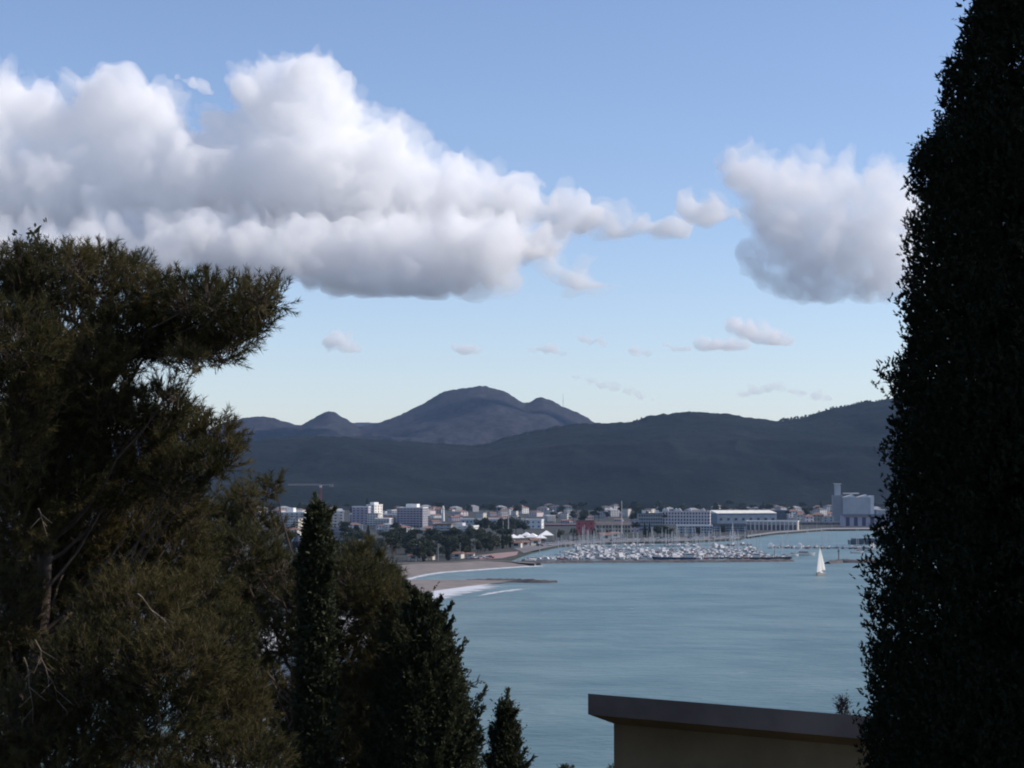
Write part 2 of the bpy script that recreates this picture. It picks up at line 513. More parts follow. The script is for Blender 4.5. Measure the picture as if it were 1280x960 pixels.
def strip(name, a, b, m, za=0.0, zb=0.0, n=60, rows=6, cov=None, kind='structure'):
    """a sheet between two pixel polylines a and b (on the ground)"""
    def res(pl, z):
        pts = np.array([G(x, y, z)[:2] for x, y in pl])
        d = np.concatenate([[0], np.cumsum(np.hypot(*np.diff(pts, axis=0).T))]); d /= d[-1]
        t = np.linspace(0, 1, n)
        return np.stack([np.interp(t, d, pts[:, 0]), np.interp(t, d, pts[:, 1])], -1)
    A, B = res(a, max(za, 0)), res(b, max(zb, 0))
    V, C = [], []
    for r in range(rows):
        t = r / (rows - 1)
        z = za + (zb - za) * t
        for i in range(n):
            p = A[i] * (1 - t) + B[i] * t
            V.append((p[0], p[1], z))
            C.append(cov(i / (n - 1), t) if cov else 1.0)
    ii = (np.arange(rows - 1)[:, None] * n + np.arange(n - 1)[None, :]).ravel()
    Q = np.stack([ii, ii + 1, ii + n + 1, ii + n], -1)
    return tag(link(name, tri_mesh(name, np.array(V), Q, m, {'cover': C})), kind=kind)

# upper beach: dry sand sloping into the water
strip('beach', [(488, 704), (520, 703.2), (562, 702.4), (602, 699.5), (640, 701.4), (676, 703.6)], [(500, 726.5), (520, 721.2), (539, 717.6), (562, 715.0), (600, 712.3), (633, 709.7), (676, 706.6)], SAND, GZ + 0.06, -0.1)
# pink-brown sand apron behind it
strip('sand_path', [(596, 694.5), (622, 691.2), (648, 689.2)], [(600, 699.0), (628, 697.6), (646, 693.6)], mat('pink_gravel', (0.27, 0.185, 0.165), 0.95, 0.12, 0.15), GZ + 0.05, GZ + 0.05)
def along(peak, edge=0.12):
    return lambda s, t: (1 - abs(t - peak) / max(peak, 1 - peak)) * min(1, s / edge, (1 - s) / edge) * 0.95
strip('surf', [(503, 724.2), (520, 719.6), (539, 716.0), (562, 713.6), (600, 711.0), (633, 708.7), (672, 706.0)], [(507, 727.6), (525, 722.8), (541, 719.0), (564, 716.4), (600, 713.8), (635, 711.0), (700, 707.4)], FOAM, 0.10, 0.04, cov=along(0.4, 0.05), kind='stuff')
# sand spit with its stone groyne
strip('sand_spit', [(498, 724.0), (520, 724.6), (560, 724.4), (600, 724.9), (640, 725.8)], [(498, 757), (518, 747.5), (539, 740.5), (578, 734.0), (609, 730.4)], SAND, 0.95, -0.1)
strip('breakers', [(499, 753.5), (518, 744.6), (539, 737.8), (578, 731.8), (609, 728.8), (645, 728.6)], [(505, 770), (530, 757), (552, 749.5), (588, 741.0), (620, 735.5), (650, 731.5)], FOAM, 0.06, 0.03, cov=lambda s, t: (1.25 - 0.8 * t) * min(1, (1 - s) / 0.2), kind='stuff')
strip('breaking_wave', [(590, 745.5), (606, 741.5), (625, 738.2), (650, 735.2), (672, 734.0)], [(592, 748.0), (608, 744.6), (628, 741.0), (655, 737.6), (676, 736.0)], FOAM, 0.08, 0.04, cov=along(0.45, 0.25), kind='stuff')
strip('foam_streak', [(560, 752), (590, 748.5), (625, 744.5), (660, 741.5)], [(556, 762), (590, 755), (630, 749), (668, 744.5)], FOAM, 0.05, 0.03, cov=lambda s, t: 0.36 * (1 - abs(2 * t - 1)) * min(1, s / .2, (1 - s) / .2), kind='stuff')

# rubble mounds: groyne, breakwaters
ROCK = mat('dark_rubble', (0.115, 0.10, 0.10), 0.95, 0.35, 0.35, c2=(0.05, 0.047, 0.05), bump=0.6)
def rubble(name, label, pix, w, h, cat='breakwater'):
    pts = [Vector(G(a, b)) for a, b in pix]
    d = [0]
    for i in range(len(pts) - 1): d.append(d[-1] + (pts[i + 1] - pts[i]).length)
    n = max(8, int(d[-1] / 1.6)); k = 9
    t = np.linspace(0, d[-1], n)
    cx = np.interp(t, d, [p.x for p in pts]); cyy = np.interp(t, d, [p.y for p in pts])
    tx, ty = np.gradient(cx), np.gradient(cyy); l = np.hypot(tx, ty); nx, nyv = -ty / l, tx / l
    V = []
    for i in range(n):
        taper = min(1.0, (i + 0.6) / 4.0, (n - i - 0.4) / 4.0)
        for j in range(k):
            s = (j / (k - 1) * 2 - 1)
            z = h * max(0, 1 - abs(s) ** 1.7) * (0.55 + 0.45 * taper) * (0.75 + 0.5 * rng.random()) - 0.25
            o = s * w * 0.5 * (0.6 + 0.4 * taper) + rng.normal(0, 0.25)
            V.append((cx[i] + nx[i] * o + rng.normal(0, .2), cyy[i] + nyv[i] * o + rng.normal(0, .2), z))
    ii = (np.arange(n - 1)[:, None] * k + np.arange(k - 1)[None, :]).ravel()
    Q = np.stack([ii, ii + k, ii + k + 1, ii + 1], -1)
    return tag(link(name, tri_mesh(name, np.array(V), Q, ROCK)), label, cat)
rubble('stone_groyne', 'low dark stone groyne running out from the sand spit into the bay', [(575, 727.0), (610, 727.0), (645, 727.4), (672, 728.2), (696, 728.0)], 7.0, 1.5, 'groyne')
rubble('stone_breakwater', 'long dark rubble breakwater in front of the packed marina', [(640, 703.4), (668, 704.0), (700, 703.2), (760, 703.0), (860, 702.6), (940, 702.2), (992, 701.6)], 8.0, 1.5)
rubble('rock_jetty', 'short dark rock jetty carrying a small beacon post', [(1034, 704.6), (1050, 703.0), (1075, 703.4), (1100, 703.6), (1150, 703.6)], 7.0, 1.9, 'jetty')

# quay edge and harbour road
QUAYM = mat('quay_concrete', (0.23, 0.22, 0.215), 0.9, 0.15, 0.08)
strip('quay', [(934, 669.0), (970, 664.2), (1033, 660.0), (1120, 659.4), (1300, 659.2)], [(934, 671.2), (970, 666.0), (1033, 661.5), (1120, 660.9), (1300, 660.7)], QUAYM, GZ + 0.05, GZ + 0.05)
strip('harbour_road', [(640, 684.0), (700, 676.5), (760, 673.4), (860, 671.6), (928, 668.8)], [(655, 691.0), (700, 681.0), (760, 677.6), (860, 675.9), (924, 673.0)], mat('harbour_paving', (0.15, 0.14, 0.14), 0.9, 0.25, 0.06), GZ + 0.05, GZ + 0.05)

# ------------------------------------------------------------------ the wooded slope the camera stands on
def slope_z(x, y):
    z = 33.0 - 0.205 * y - 0.03 * np.abs(x) * (x < 0) * 0
    return np.where(y < 0, 33.0 - 0.12 * y, z)
gx, gy = np.meshgrid(np.linspace(-130, 130, 105), np.linspace(-70, 176, 120))
gz = slope_z(gx, gy) + fbm(gx / 7.0, gy / 7.0, 4, 31) * 0.8
gz = np.where(gz < 0.3, np.maximum(gz, -0.45), gz)
nxg, nyg = gx.shape[1], gx.shape[0]
ii = (np.arange(nyg - 1)[:, None] * nxg + np.arange(nxg - 1)[None, :]).ravel()
EARTH = mat('garden_earth', (0.085, 0.065, 0.042), 0.95, 0.3, 0.5, c2=(0.035, 0.04, 0.02), bump=0.5)
tag(link('terrain', tri_mesh('terrain', np.stack([gx, gy, gz], -1).reshape(-1, 3), np.stack([ii, ii + 1, ii + nxg + 1, ii + nxg], -1), EARTH, smooth=True)), kind='structure')

# ------------------------------------------------------------------ clouds: lumpy closed bodies of bright droplets, each well above the haze
def cloud_mat(name, dens):
    m = bpy.data.materials.new(name); m.use_nodes = True
    nt = m.node_tree; nt.nodes.remove(nt.nodes['Principled BSDF'])
    v = nt.nodes.new('ShaderNodeVolumePrincipled')
    v.inputs['Color'].default_value = (0.9995, 0.9995, 0.9995, 1)
    v.inputs['Density'].default_value = dens
    v.inputs['Anisotropy'].default_value = 0.0
    nt.links.new(v.outputs[0], nt.nodes['Material Output'].inputs['Volume'])
    return m

def noise3(p, sc, seed):
    """three-slice value noise: cheap stand-in for 3D noise, -0.5..0.5"""
    x, y, z = (p / sc).T
    return (fbm(x + .37 * z, y + .71 * z, 3, seed) + fbm(y + 31.0 + .29 * x, z + .53 * x, 3, seed + 40) + fbm(z + 77.0, x + .41 * y, 3, seed + 80)) / 1.7

ICO = None
def cloud(label, blobs, D, dens, voxel, base_py=None, seed=0, squash=1.0, lump=1.0, m=None, rough=1.0, fringe=False, parent=None):
    """blobs: (px, py, r px[, depth offset m]) in photograph units at depth D; joined into one closed surface, then roughened"""
    global ICO
    if ICO is None:
        bm = bmesh.new(); bmesh.ops.create_icosphere(bm, subdivisions=3, radius=1.0)
        ICO = (np.array([v.co[:] for v in bm.verts]), np.array([[v.index for v in f.verts] for f in bm.faces])); bm.free()
    g = np.random.default_rng(seed + 500)
    Vs, Ts, n = [], [], 0
    for bl in blobs:
        px, py, r = bl[:3]
        Y = D + (bl[3] if len(bl) > 3 else g.uniform(-1, 1) * 0.9 * r * D / F)
        c = np.array(P(px, py, Y)); R_ = r * Y / F * (1.12 if parent else 1.0)
        Vs.append(ICO[0] * np.array([R_, R_ * 1.15, R_ * squash]) + c); Ts.append(ICO[1] + n); n += len(ICO[0])
    V, T = np.concatenate(Vs), np.concatenate(Ts)
    tmp = bpy.data.objects.new('cloud', tri_mesh('cloud_blobs', V, T, m))
    col.objects.link(tmp)
    md = tmp.modifiers.new('union', 'REMESH'); md.mode = 'VOXEL'; md.voxel_size = voxel
    dg = bpy.context.evaluated_depsgraph_get()
    me = bpy.data.meshes.new_from_object(tmp.evaluated_get(dg))
    tmp.modifiers.clear()
    k = len(me.vertices)
    co = np.empty(k * 3, np.float32); me.vertices.foreach_get('co', co); co = co.reshape(-1, 3).astype(float)
    no = np.empty(k * 3, np.float32); me.vertices.foreach_get('normal', no); no = no.reshape(-1, 3).astype(float)
    u = D / 6000.0 * lump
    # cauliflower relief: rounded bulges with creases between them
    b1 = 0.5 - np.abs(noise3(co, 260 * u, seed)) * 2.6
    b2 = 0.5 - np.abs(noise3(co, 105 * u, seed + 7)) * 2.6
    b3 = 0.5 - np.abs(noise3(co, 44 * u, seed + 13)) * 2.6
    up = 0.5 + 0.5 * np.clip(no[:, 2] * .8 + .6, 0, 1)
    co += no * ((b1 - .27) * 150 * u + (b2 - .24) * 92 * u + (b3 - .2) * 52 * u)[:, None] * up[:, None] * rough
    if base_py is not None:
        zb = P(640, base_py, D).z + noise3(co, 300 * u, seed + 3) * 130 * u
        low = co[:, 2] < zb
        co[low, 2] = zb[low] - (zb[low] - co[low, 2]) * .22
    me.vertices.foreach_set('co', co.astype(np.float32).ravel()); me.update()
    # a second union clears folds made by the relief
    tmp.data = me
    md = tmp.modifiers.new('union', 'REMESH'); md.mode = 'VOXEL'; md.voxel_size = voxel * .8
    dg = bpy.context.evaluated_depsgraph_get(); dg.update()
    me = bpy.data.meshes.new_from_object(tmp.evaluated_get(dg))
    tmp.modifiers.clear()
    me.materials.clear(); me.materials.append(m)
    tmp.data = me
    me.name = 'cloud'
    if parent:
        tmp.name = 'fringe'; tmp.parent = parent
        return tmp
    if fringe:
        cloud(None, blobs, D, 0, voxel * 1.25, base_py, seed + 90, squash, lump * .55, CM4, rough * 2.5, False, tmp)
    return tag(tmp, label, 'cloud')

CM1 = cloud_mat('cumulus_droplets', 0.0125)
CM2 = cloud_mat('thin_cloud_droplets', 0.008)
CM5 = cloud_mat('bright_cumulus_droplets', 0.0062)
CM4 = cloud_mat('cloud_fringe_droplets', 0.0055)
CM3 = cloud_mat('small_cloud_droplets', 0.014)
upper = [(-150, 150, 60), (-70, 140, 52), (0, 134, 40), (38, 148, 36), (80, 158, 34), (118, 140, 36), (150, 132, 36), (185, 142, 34), (208, 166, 28), (238, 182, 26), (268, 190, 26), (292, 160, 30), (325, 118, 30), (352, 106, 31), (384, 104, 32), (412, 120, 29), (434, 142, 25),
         (350, 150, 42), (400, 162, 44), (452, 172, 32), (488, 190, 31), (524, 207, 27), (560, 218, 25), (595, 236, 25), (630, 250, 21), (650, 256, 20), (668, 260, 18), (686, 263, 18), (704, 265, 17), (722, 270, 16), (740, 274, 15), (756, 278, 15), (772, 281, 14), (788, 284, 13), (803, 286, 11), (817, 287, 9.5), (830, 288, 7.5), (841, 289, 5.5), (850, 290, 3.5), (700, 282, 14), (728, 287, 12), (760, 291, 9)]
upper += [(x, 212, 46) for x in range(-150, 480, 44)] + [(x, 248, 34) for x in range(-150, 640, 34)] + [(x, 278, 22) for x in range(-150, 690, 28)]
lower = [(x, 314, 36) for x in range(-150, 620, 36)] + [(x, 288, 26) for x in range(-150, 640, 30)] + [(640, 306, 30), (668, 312, 24), (690, 326, 20), (712, 342, 17), (734, 354, 12), (752, 361, 8), (622, 338, 30), (582, 344, 32), (540, 350, 29), (500, 350, 31), (460, 352, 30), (424, 352, 26), (392, 344, 24), (350, 330, 22)]
upper = [(x, y, r) for x, y, r in upper if not (y == 278)]
band = [(x, 268, 26, 190 + 60 * math.sin(x * .03)) for x in range(-150, 600, 28)]
lower = [(x, y, r, -230 + 60 * math.sin(x * .05 + y)) for x, y, r in lower if y != 288] + [(x, 302, 26, -120) for x in range(-150, 690, 26)]
cloud('long white cumulus bank, high towers above a grey-based shelf, thinning to a tapering tail', upper + band + lower, 6200, 0, 9, 377, 1, m=CM1, rough=1.0, fringe=True)
right_c = [(908, 184, 7), (914, 192, 11), (922, 204, 14), (930, 218, 17), (940, 210, 13), (950, 228, 22), (962, 218, 14), (975, 232, 22), (988, 224, 16), (1004, 228, 20), (1020, 219, 16), (1034, 232, 22), (1052, 228, 17), (1070, 236, 22), (1088, 230, 16), (1104, 240, 20), (1118, 256, 22), (1130, 270, 20),
           (1140, 290, 24), (1146, 314, 26), (960, 256, 26), (990, 262, 32), (1025, 262, 34), (1062, 268, 34), (1096, 278, 34), (985, 296, 30), (1020, 312, 36), (1066, 318, 38), (1106, 330, 36), (966, 318, 20), (950, 332, 13), (962, 344, 14), (986, 350, 20), (1012, 358, 18), (1040, 354, 24), (1074, 358, 20), (1110, 358, 18), (1150, 350, 26), (942, 326, 8)]
cloud('round white cumulus standing alone beside the black cypress', right_c, 6500, 0, 9, 376, 3, m=CM5, rough=1.25, fringe=True)
cloud('loose white shred of cloud trailing from the round cumulus', [(864, 262, 8), (872, 254, 10), (878, 243, 10), (884, 232, 7), (888, 252, 12), (900, 258, 11), (912, 266, 10), (922, 270, 8), (880, 268, 8)], 5500, 0, 10, None, 4, lump=.6, m=CM3, rough=1.6)
cloud('thin torn wisp floating just above the long cumulus bank', [(220, 98, 5), (230, 101, 6), (242, 105, 7), (254, 110, 8), (264, 116, 7), (270, 122, 5)], 6200, 0, 8, None, 5, .7, lump=.5, m=CM3)
cloud('small round puff of cloud low in the sky beside the pine branches', [(413, 436, 10), (424, 429, 12), (436, 431, 13), (447, 437, 10)], 9000, 0, 10, 440, 6, .9, lump=.3, m=CM3, rough=1.7)
cloud('brighter two-humped low cloud above the eastern ridge', [(925, 412, 12), (938, 411, 14), (951, 418, 15), (965, 425, 13), (977, 430, 9), (914, 406, 8)], 9000, 0, 10, 432, 7, .8, lump=.35, m=CM3, rough=1.7)
cloud('flat small cloud touching the two-humped low cloud', [(880, 433, 9), (893, 430, 11), (908, 431, 11), (922, 435, 9)], 9200, 0, 10, 438, 8, .7, lump=.3, m=CM3, rough=1.6)
for i, (x, y, w, lab) in enumerate(((583, 438, 13, 'tiny flat cloud high over the main summit'), (684, 435, 24, 'flat cloud shred above the second pointed summit'), (742, 427, 14, 'faint slanting cloud shred above the saddle of the hills'), (795, 438, 14, 'faint flat cloud shred in the middle of the low sky'), (846, 434, 14, 'small pale cloud next to the flat cloud'))):
    cloud(lab, [(x + t * w, y + t * 3 + (i % 2) * 2, 8.0 - abs(t) * 3) for t in (-1, -.5, 0, .5, 1)], 9400, 0, 9, None, 10 + i, .6, lump=.25, m=CM3, rough=1.3)
cloud('faint cloud veil low over the saddle between the summits', [(720 + 16 * k, 470 + 5 * k, 10 - k * .8) for k in range(7)], 9800, 0, 12, None, 21, .6, lump=.3, m=CM2)
cloud('faint cloud veil low over the eastern ridge', [(930 + 15 * k, 492 - 8 * math.sin(k * .6), 9) for k in range(8)], 9800, 0, 12, None, 22, .6, lump=.3, m=CM2)

# ================================================================== TOWN
MESH_CACHE = {}
def win_mesh(w, h, frame=True):
    k = ('win', round(w, 2), round(h, 2))
    if k not in MESH_CACHE:
        MESH_CACHE[k] = MB().box(-w / 2, w / 2, -0.05, 0.04, 0, h).mesh('window', GLASS)
        s = MB(); s.box(-w / 2 - 0.12, w / 2 + 0.12, -0.22, 0.03, -0.14, -0.02)
        MESH_CACHE[('sill',) + k[1:]] = s.mesh('sill', WHITE)
    return MESH_CACHE[k]

def building(label, px0, px1, ytop, D, depth, floors, wall, roofm, cols=None, rz=0.0, roof='flat', balcony=False, penthouse=None, win=(1.5, 1.5), group=None, name='apartment_block', cat='building', sides=True, x_scale=1.0):
    """a building whose facade spans px0..px1 of the picture when it stands at depth D; rz in degrees"""
    xc = ray((px0 + px1) / 2, 600)[0] * D
    top = P((px0 + px1) / 2, ytop, D).z
    W = max(4.0, (px1 - px0) / F * D * x_scale - abs(math.sin(R(rz))) * depth) / math.cos(R(rz))
    H = top - GZ
    if roof in ('gable', 'hip'): wallH = H - min(3.0, H * 0.28)
    else: wallH = H - 0.9
    root = thing(name, label, cat, (xc, D + depth / 2, GZ), R(rz), group)
    hd = depth / 2
    MB().box(-W / 2, W / 2, -hd, hd, -0.3, wallH).build('wall', wall, root)
    if roof == 'flat':
        r = MB(); e = 0.25
        r.box(-W / 2 - e, W / 2 + e, -hd - e, -hd + 0.2, wallH, H); r.box(-W / 2 - e, W / 2 + e, hd - 0.2, hd + e, wallH, H)
        r.box(-W / 2 - e, -W / 2 + 0.2, -hd + 0.2, hd - 0.2, wallH, H); r.box(W / 2 - 0.2, W / 2 + e, -hd + 0.2, hd - 0.2, wallH, H)
        r.box(-W / 2 + 0.2, W / 2 - 0.2, -hd + 0.2, hd - 0.2, wallH + 0.002, wallH + 0.2)
        ro = r.build('roof', roofm, root)
    elif roof == 'gable':
        ro = MB().prism([(-hd - 0.5, wallH), (hd + 0.5, wallH), (0, H)], -W / 2 - 0.4, W / 2 + 0.4, 'x').build('roof', roofm, root)
    elif roof == 'gable_end':
        ro = MB().prism([(-W / 2 - 0.5, wallH), (W / 2 + 0.5, wallH), (0, H)], -hd - 0.4, hd + 0.4, 'y').build('roof', roofm, root)
    elif roof == 'hip':
        q = min(W / 2 - 0.5, hd)
        ro = MB().add([(-W / 2 - .4, -hd - .4, wallH), (W / 2 + .4, -hd - .4, wallH), (W / 2 + .4, hd + .4, wallH), (-W / 2 - .4, hd + .4, wallH), (-W / 2 + q, 0, H), (W / 2 - q, 0, H)],
                      [(0, 1, 5, 4), (1, 2, 5), (2, 3, 4, 5), (3, 0, 4), (3, 2, 1, 0)]).build('roof', roofm, root)
    elif roof == 'curved':
        pr = [(-hd - .4, wallH - 0.3)] + [(-hd * math.cos(math.pi * t / 10), wallH + (H - wallH) * math.sin(math.pi * t / 10)) for t in range(11)] + [(hd + .4, wallH - 0.3)]
        ro = MB().prism(pr, -W / 2 - 0.3, W / 2 + 0.3, 'x').build('roof', roofm, root)
    fl = wallH / max(1, floors)
    if cols is None: cols = max(2, int(W / 4.2))
    cols = min(cols, max(2, 64 // max(1, floors)))
    ww, wh = win[0], min(win[1], fl * 0.55)
    if cols:
        me = win_mesh(ww, wh)
        for f in range(floors):
            for c in range(cols):
                x = -W / 2 + (c + 0.5) * W / cols
                link('window', me, root, (x, -hd, f * fl + fl * 0.3))
        if sides:
            n = max(1, min(4, int(depth / 5)))
            for f in range(floors):
                for c in range(n):
                    o = link('window', me, root, (W / 2, -hd + (c + 0.5) * depth / n, f * fl + fl * 0.3)); o.rotation_euler = (0, 0, R(90))
    if balcony:
        bw = W * 0.86
        k = MB(); k.box(-bw / 2, bw / 2, -1.3, -0.003, 0, 0.16); k.box(-bw / 2, bw / 2, -1.3, -1.2, 0.16, 1.05)
        bme = k.mesh('balcony', wall if balcony is True else balcony)
        for f in range(1, floors): link('balcony', bme, root, (0, -hd, f * fl))
    if penthouse:
        a, b, h, pm = penthouse
        MB().box(-W / 2 + a * W, -W / 2 + b * W, -hd * 0.5, hd * 0.6, wallH + 0.2, H + h).build('penthouse', pm, root)
    return root, W, H, hd

# ---- the western cluster of apartments
building('blue-grey apartment block with a white roof hut, half hidden by the tall pine', 350, 384, 640, 1460, 16, 7, PALE, WHITE, rz=-8, balcony=PALE, penthouse=(0.25, 0.5, 3.4, WHITE))
building('tall grey apartment block beside the tower crane', 398, 430, 638, 1380, 16, 8, PALE, WHITE, rz=10, balcony=PALE, penthouse=(0.62, 0.95, 1.2, WHITE))
building('low blue-grey block standing in front of the block by the crane', 410, 434, 660, 1180, 12, 4, mat('slate_plaster', (0.24, 0.26, 0.31), 0.8), GREY, rz=4, balcony=GREY)
building('pale lilac apartment block with a white strip along its roof edge', 440, 462, 633, 1740, 16, 7, LILAC, WHITE, rz=-4, balcony=LILAC)
building('stepped white apartment block catching the sun', 458, 477, 630.5, 1800, 18, 7, mat('bright_plaster', (0.72, 0.69, 0.64), 0.7), WHITE, rz=-24, penthouse=(0.2, 0.7, 2.2, WHITE))
building('small sunlit white house with an orange roof', 477, 494, 644.5, 1640, 14, 4, WHITE, ORANGE, rz=-26, roof='hip', win=(1.3, 1.7))
building('big dark grey slab hotel with long balcony bands', 496, 534, 634, 1640, 20, 8, mat('hotel_plaster', (0.27, 0.26, 0.29), 0.8), WHITE, rz=-12, balcony=LILAC, cols=8, penthouse=(0.3, 0.72, 3.0, WHITE), name='hotel')
building('long low grey building with a flat pale roof below the hotel', 472, 540, 661, 1480, 12, 2, GREY, PALE, rz=-2)
building('grey-green office block with a reddish roof rim', 541, 566, 655, 1300, 14, 5, mat('grey_green_plaster', (0.27, 0.30, 0.29), 0.8), TILE, rz=-5, balcony=PALE)
building('stepped white apartments in front of the long white hall', 564, 598, 657, 1310, 16, 5, mat('cool_white_plaster', (0.50, 0.51, 0.53), 0.8), WHITE, rz=-14, balcony=WHITE, penthouse=(0.05, 0.45, 2.0, PALE))
building('long low white hall with a bright parapet behind dark round trees', 576, 655, 648.5, 1640, 22, 2, PALE, WHITE, rz=2, cols=16, name='market_hall', cat='hall')
building('small bright white block at the end of the long white hall', 656, 680, 649, 1600, 14, 2, WHITE, WHITE, rz=-10, name='office_building')
building('dark maroon shed with a wide low roof beyond the white tents', 682, 721, 655, 1700, 18, 2, mat('maroon_cladding', (0.13, 0.085, 0.10), 0.8), mat('maroon_roof', (0.17, 0.10, 0.11), 0.8), rz=2, roof='gable', name='storage_shed', cat='shed')
building('red fronted building beside the tall harbour mast', 720, 744, 650.5, 1390, 16, 3, REDW, TILE, rz=-3, win=(1.2, 1.4))
building('long ochre arcade building with dark openings behind the marina', 745, 788, 652, 1430, 14, 2, OCHRE, DROOF, rz=0, roof='gable', cols=11, win=(1.7, 2.4))
building('narrow lilac building with one dark doorway bay', 788, 799, 650, 1440, 12, 3, LILAC, GREY, rz=0, cols=2, win=(1.8, 2.2))
r, W, H, hd = building('grey harbour hotel with dark window rows and white roof huts', 798, 828, 641.5, 1500, 18, 5, mat('grey_green_render', (0.27, 0.28, 0.28), 0.8), DGREY, rz=0, cols=10)
for a in (0.25, 0.8):
    MB().box(-W / 2 + a * W - 1.6, -W / 2 + a * W + 1.6, -2, 2, H - 0.7, H + 2.4).build('roof_hut', WHITE, r)
r, W, H, hd = building('long pinkish white building with pale gabled dormers along its roof', 828, 890, 639, 1760, 18, 4, PINKW, PINKW, rz=-9, cols=16, win=(1.6, 2.0))
for a in (0.04, 0.10, 0.29, 0.36, 0.58, 0.86):
    MB().prism([(-W / 2 + a * W - 1.8, H), (-W / 2 + a * W + 1.8, H), (-W / 2 + a * W + 1.8, H + 1.4), (-W / 2 + a * W, H + 3.2), (-W / 2 + a * W - 1.8, H + 1.4)], -hd, -hd + 4, 'y').build('dormer', WHITE, r)
building('low pale building with a white roof under the long pinkish building', 846, 892, 656.5, 1420, 14, 3, PALE, WHITE, rz=-5, cols=12)
building('blue-grey glass fronted warehouse beside the columned warehouse', 890, 934, 655, 1480, 16, 3, BLUEG, DGREY, rz=-4, cols=10, win=(2.4, 2.4), name='warehouse', cat='warehouse')
building('warehouse with a long curved metal roof shining in the sun', 884, 972, 638.0, 1830, 40, 1, BLUEG, METALR, rz=14, roof='gable', cols=8, win=(3.0, 2.5), name='warehouse', cat='warehouse')
building('dark lean storage hall with a flat roof behind the shining curved roof', 890, 985, 637.5, 2050, 26, 1, DGREY, GREY, rz=-6, cols=0, name='storage_hall', cat='hall')
r, W, H, hd = building('columned quayside warehouse with a white roof edge and twelve bays', 933, 1001, 651, 1545, 18, 1, mat('beige_render', (0.40, 0.35, 0.31), 0.8), WHITE, rz=-13, cols=0, name='warehouse', cat='warehouse')
cm = MB().box(-0.45, 0.45, -0.55, -0.003, -0.2, H - 0.95).mesh('column', WHITE)
dm = MB().box(-1.6, 1.6, -0.06, 0.02, 0, H * 0.55).mesh('loading_door', mat('brown_door', (0.13, 0.09, 0.08), 0.7))
for k in range(13): link('column', cm, r, (-W / 2 + 0.5 + k * (W - 1) / 12, -hd, 0))
for k in range(12): link('loading_door', dm, r, (-W / 2 + 0.5 + (k + .5) * (W - 1) / 12, -hd, 0))
# small port houses
for px0, px1, yt, D, m, rm, lab in ((994, 1004, 640, 1950, CREAM, TILE, 'small cream port house with a tiled roof nearest the shining roof'), (1004, 1017, 643, 1880, PINKW, TILE, 'pinkish port house with a wide tiled roof'),
                                  (1015, 1030, 640.5, 1990, OCHRE, TILE, 'ochre two storey port house between pink and grey houses'), (1028, 1043, 644, 1900, PALE, DROOF, 'grey port house with a dark roof beside the silo tower')):
    building(lab, px0, px1, yt, D, 10, 2, m, rm, rz=rng.uniform(-10, 10), roof='hip', name='port_house', cat='house', group='small houses behind the quay')
building('long dark brown wall-like store running along the quay', 985, 1052, 652.5, 1760, 8, 1, mat('brown_store', (0.17, 0.13, 0.12), 0.85), GREY, rz=-3, cols=9, win=(2.2, 1.6), name='quay_store', cat='store')
# port silo
r = thing('grain_silo', 'blue-grey port silo with a tall square lift tower and gabled top', 'silo', (ray(1068, 600)[0] * 1960, 1972, GZ), R(-6))
pxm = 1960 / F
SILO = mat('silo_concrete', (0.44, 0.44, 0.44), 0.8, 0.08, 0.1)
zt = P(1050, 605, 1960).z - GZ; zb = P(1070, 620, 1960).z - GZ
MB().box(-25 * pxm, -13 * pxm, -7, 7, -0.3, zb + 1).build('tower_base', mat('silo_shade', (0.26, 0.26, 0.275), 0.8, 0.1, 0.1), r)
MB().box(-22 * pxm, -15 * pxm, -4, 4, zb + 1, zt).build('lift_tower', SILO, r)
MB().box(-23 * pxm, -14 * pxm, -4.6, 4.6, zt, zt + 0.7).build('tower_cap', WHITE, r)
MB().box(-12.9 * pxm, 25 * pxm, -9, 9, -0.3, zb - 1.5).build('wall', SILO, r)
for a, b in ((-12.9, 4), (4, 21)):
    a_, b_ = a * pxm, b * pxm
    MB().prism([(a_, zb - 1.5), (b_ - 0.05, zb - 1.5), ((a_ + b_) / 2 + 3, zb + 1.6)], -9.3, 9.3, 'y').build('roof', WHITE, r)
MB().box(21 * pxm, 25.3 * pxm, -9.2, 9.2, 4, zb + 0.4).build('end_bay', WHITE, r)
MB().bar((-12 * pxm, 0, zb + 3), (8 * pxm, 0, zb + 3), 0.7).build('conveyor', STEEL, r)
for k in range(5): MB().box(-12 * pxm + k * 7, -12 * pxm + k * 7 + 0.5, -9.1, -9.003, 0, zb - 1.6).build('rib', PALE, r)
# terminal with deep bays
r, W, H, hd = building('pale lilac port terminal with tall dark bays and a flat overhanging roof', 1054, 1135, 643, 1690, 18, 1, mat('lilac_render', (0.43, 0.39, 0.45), 0.8, 0.06), mat('slate_roof', (0.13, 0.13, 0.17), 0.8), rz=0, cols=0, name='port_terminal', cat='terminal')
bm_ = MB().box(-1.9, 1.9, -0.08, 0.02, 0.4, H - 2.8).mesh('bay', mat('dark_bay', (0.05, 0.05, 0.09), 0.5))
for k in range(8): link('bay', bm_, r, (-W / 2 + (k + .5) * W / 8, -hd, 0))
MB().box(-W / 2 - 2, W / 2 + 2, -hd - 2.5, -hd - 0.26, H - 1.6, H - 0.5).build('canopy', mat('slate_edge', (0.16, 0.16, 0.22), 0.7), r)

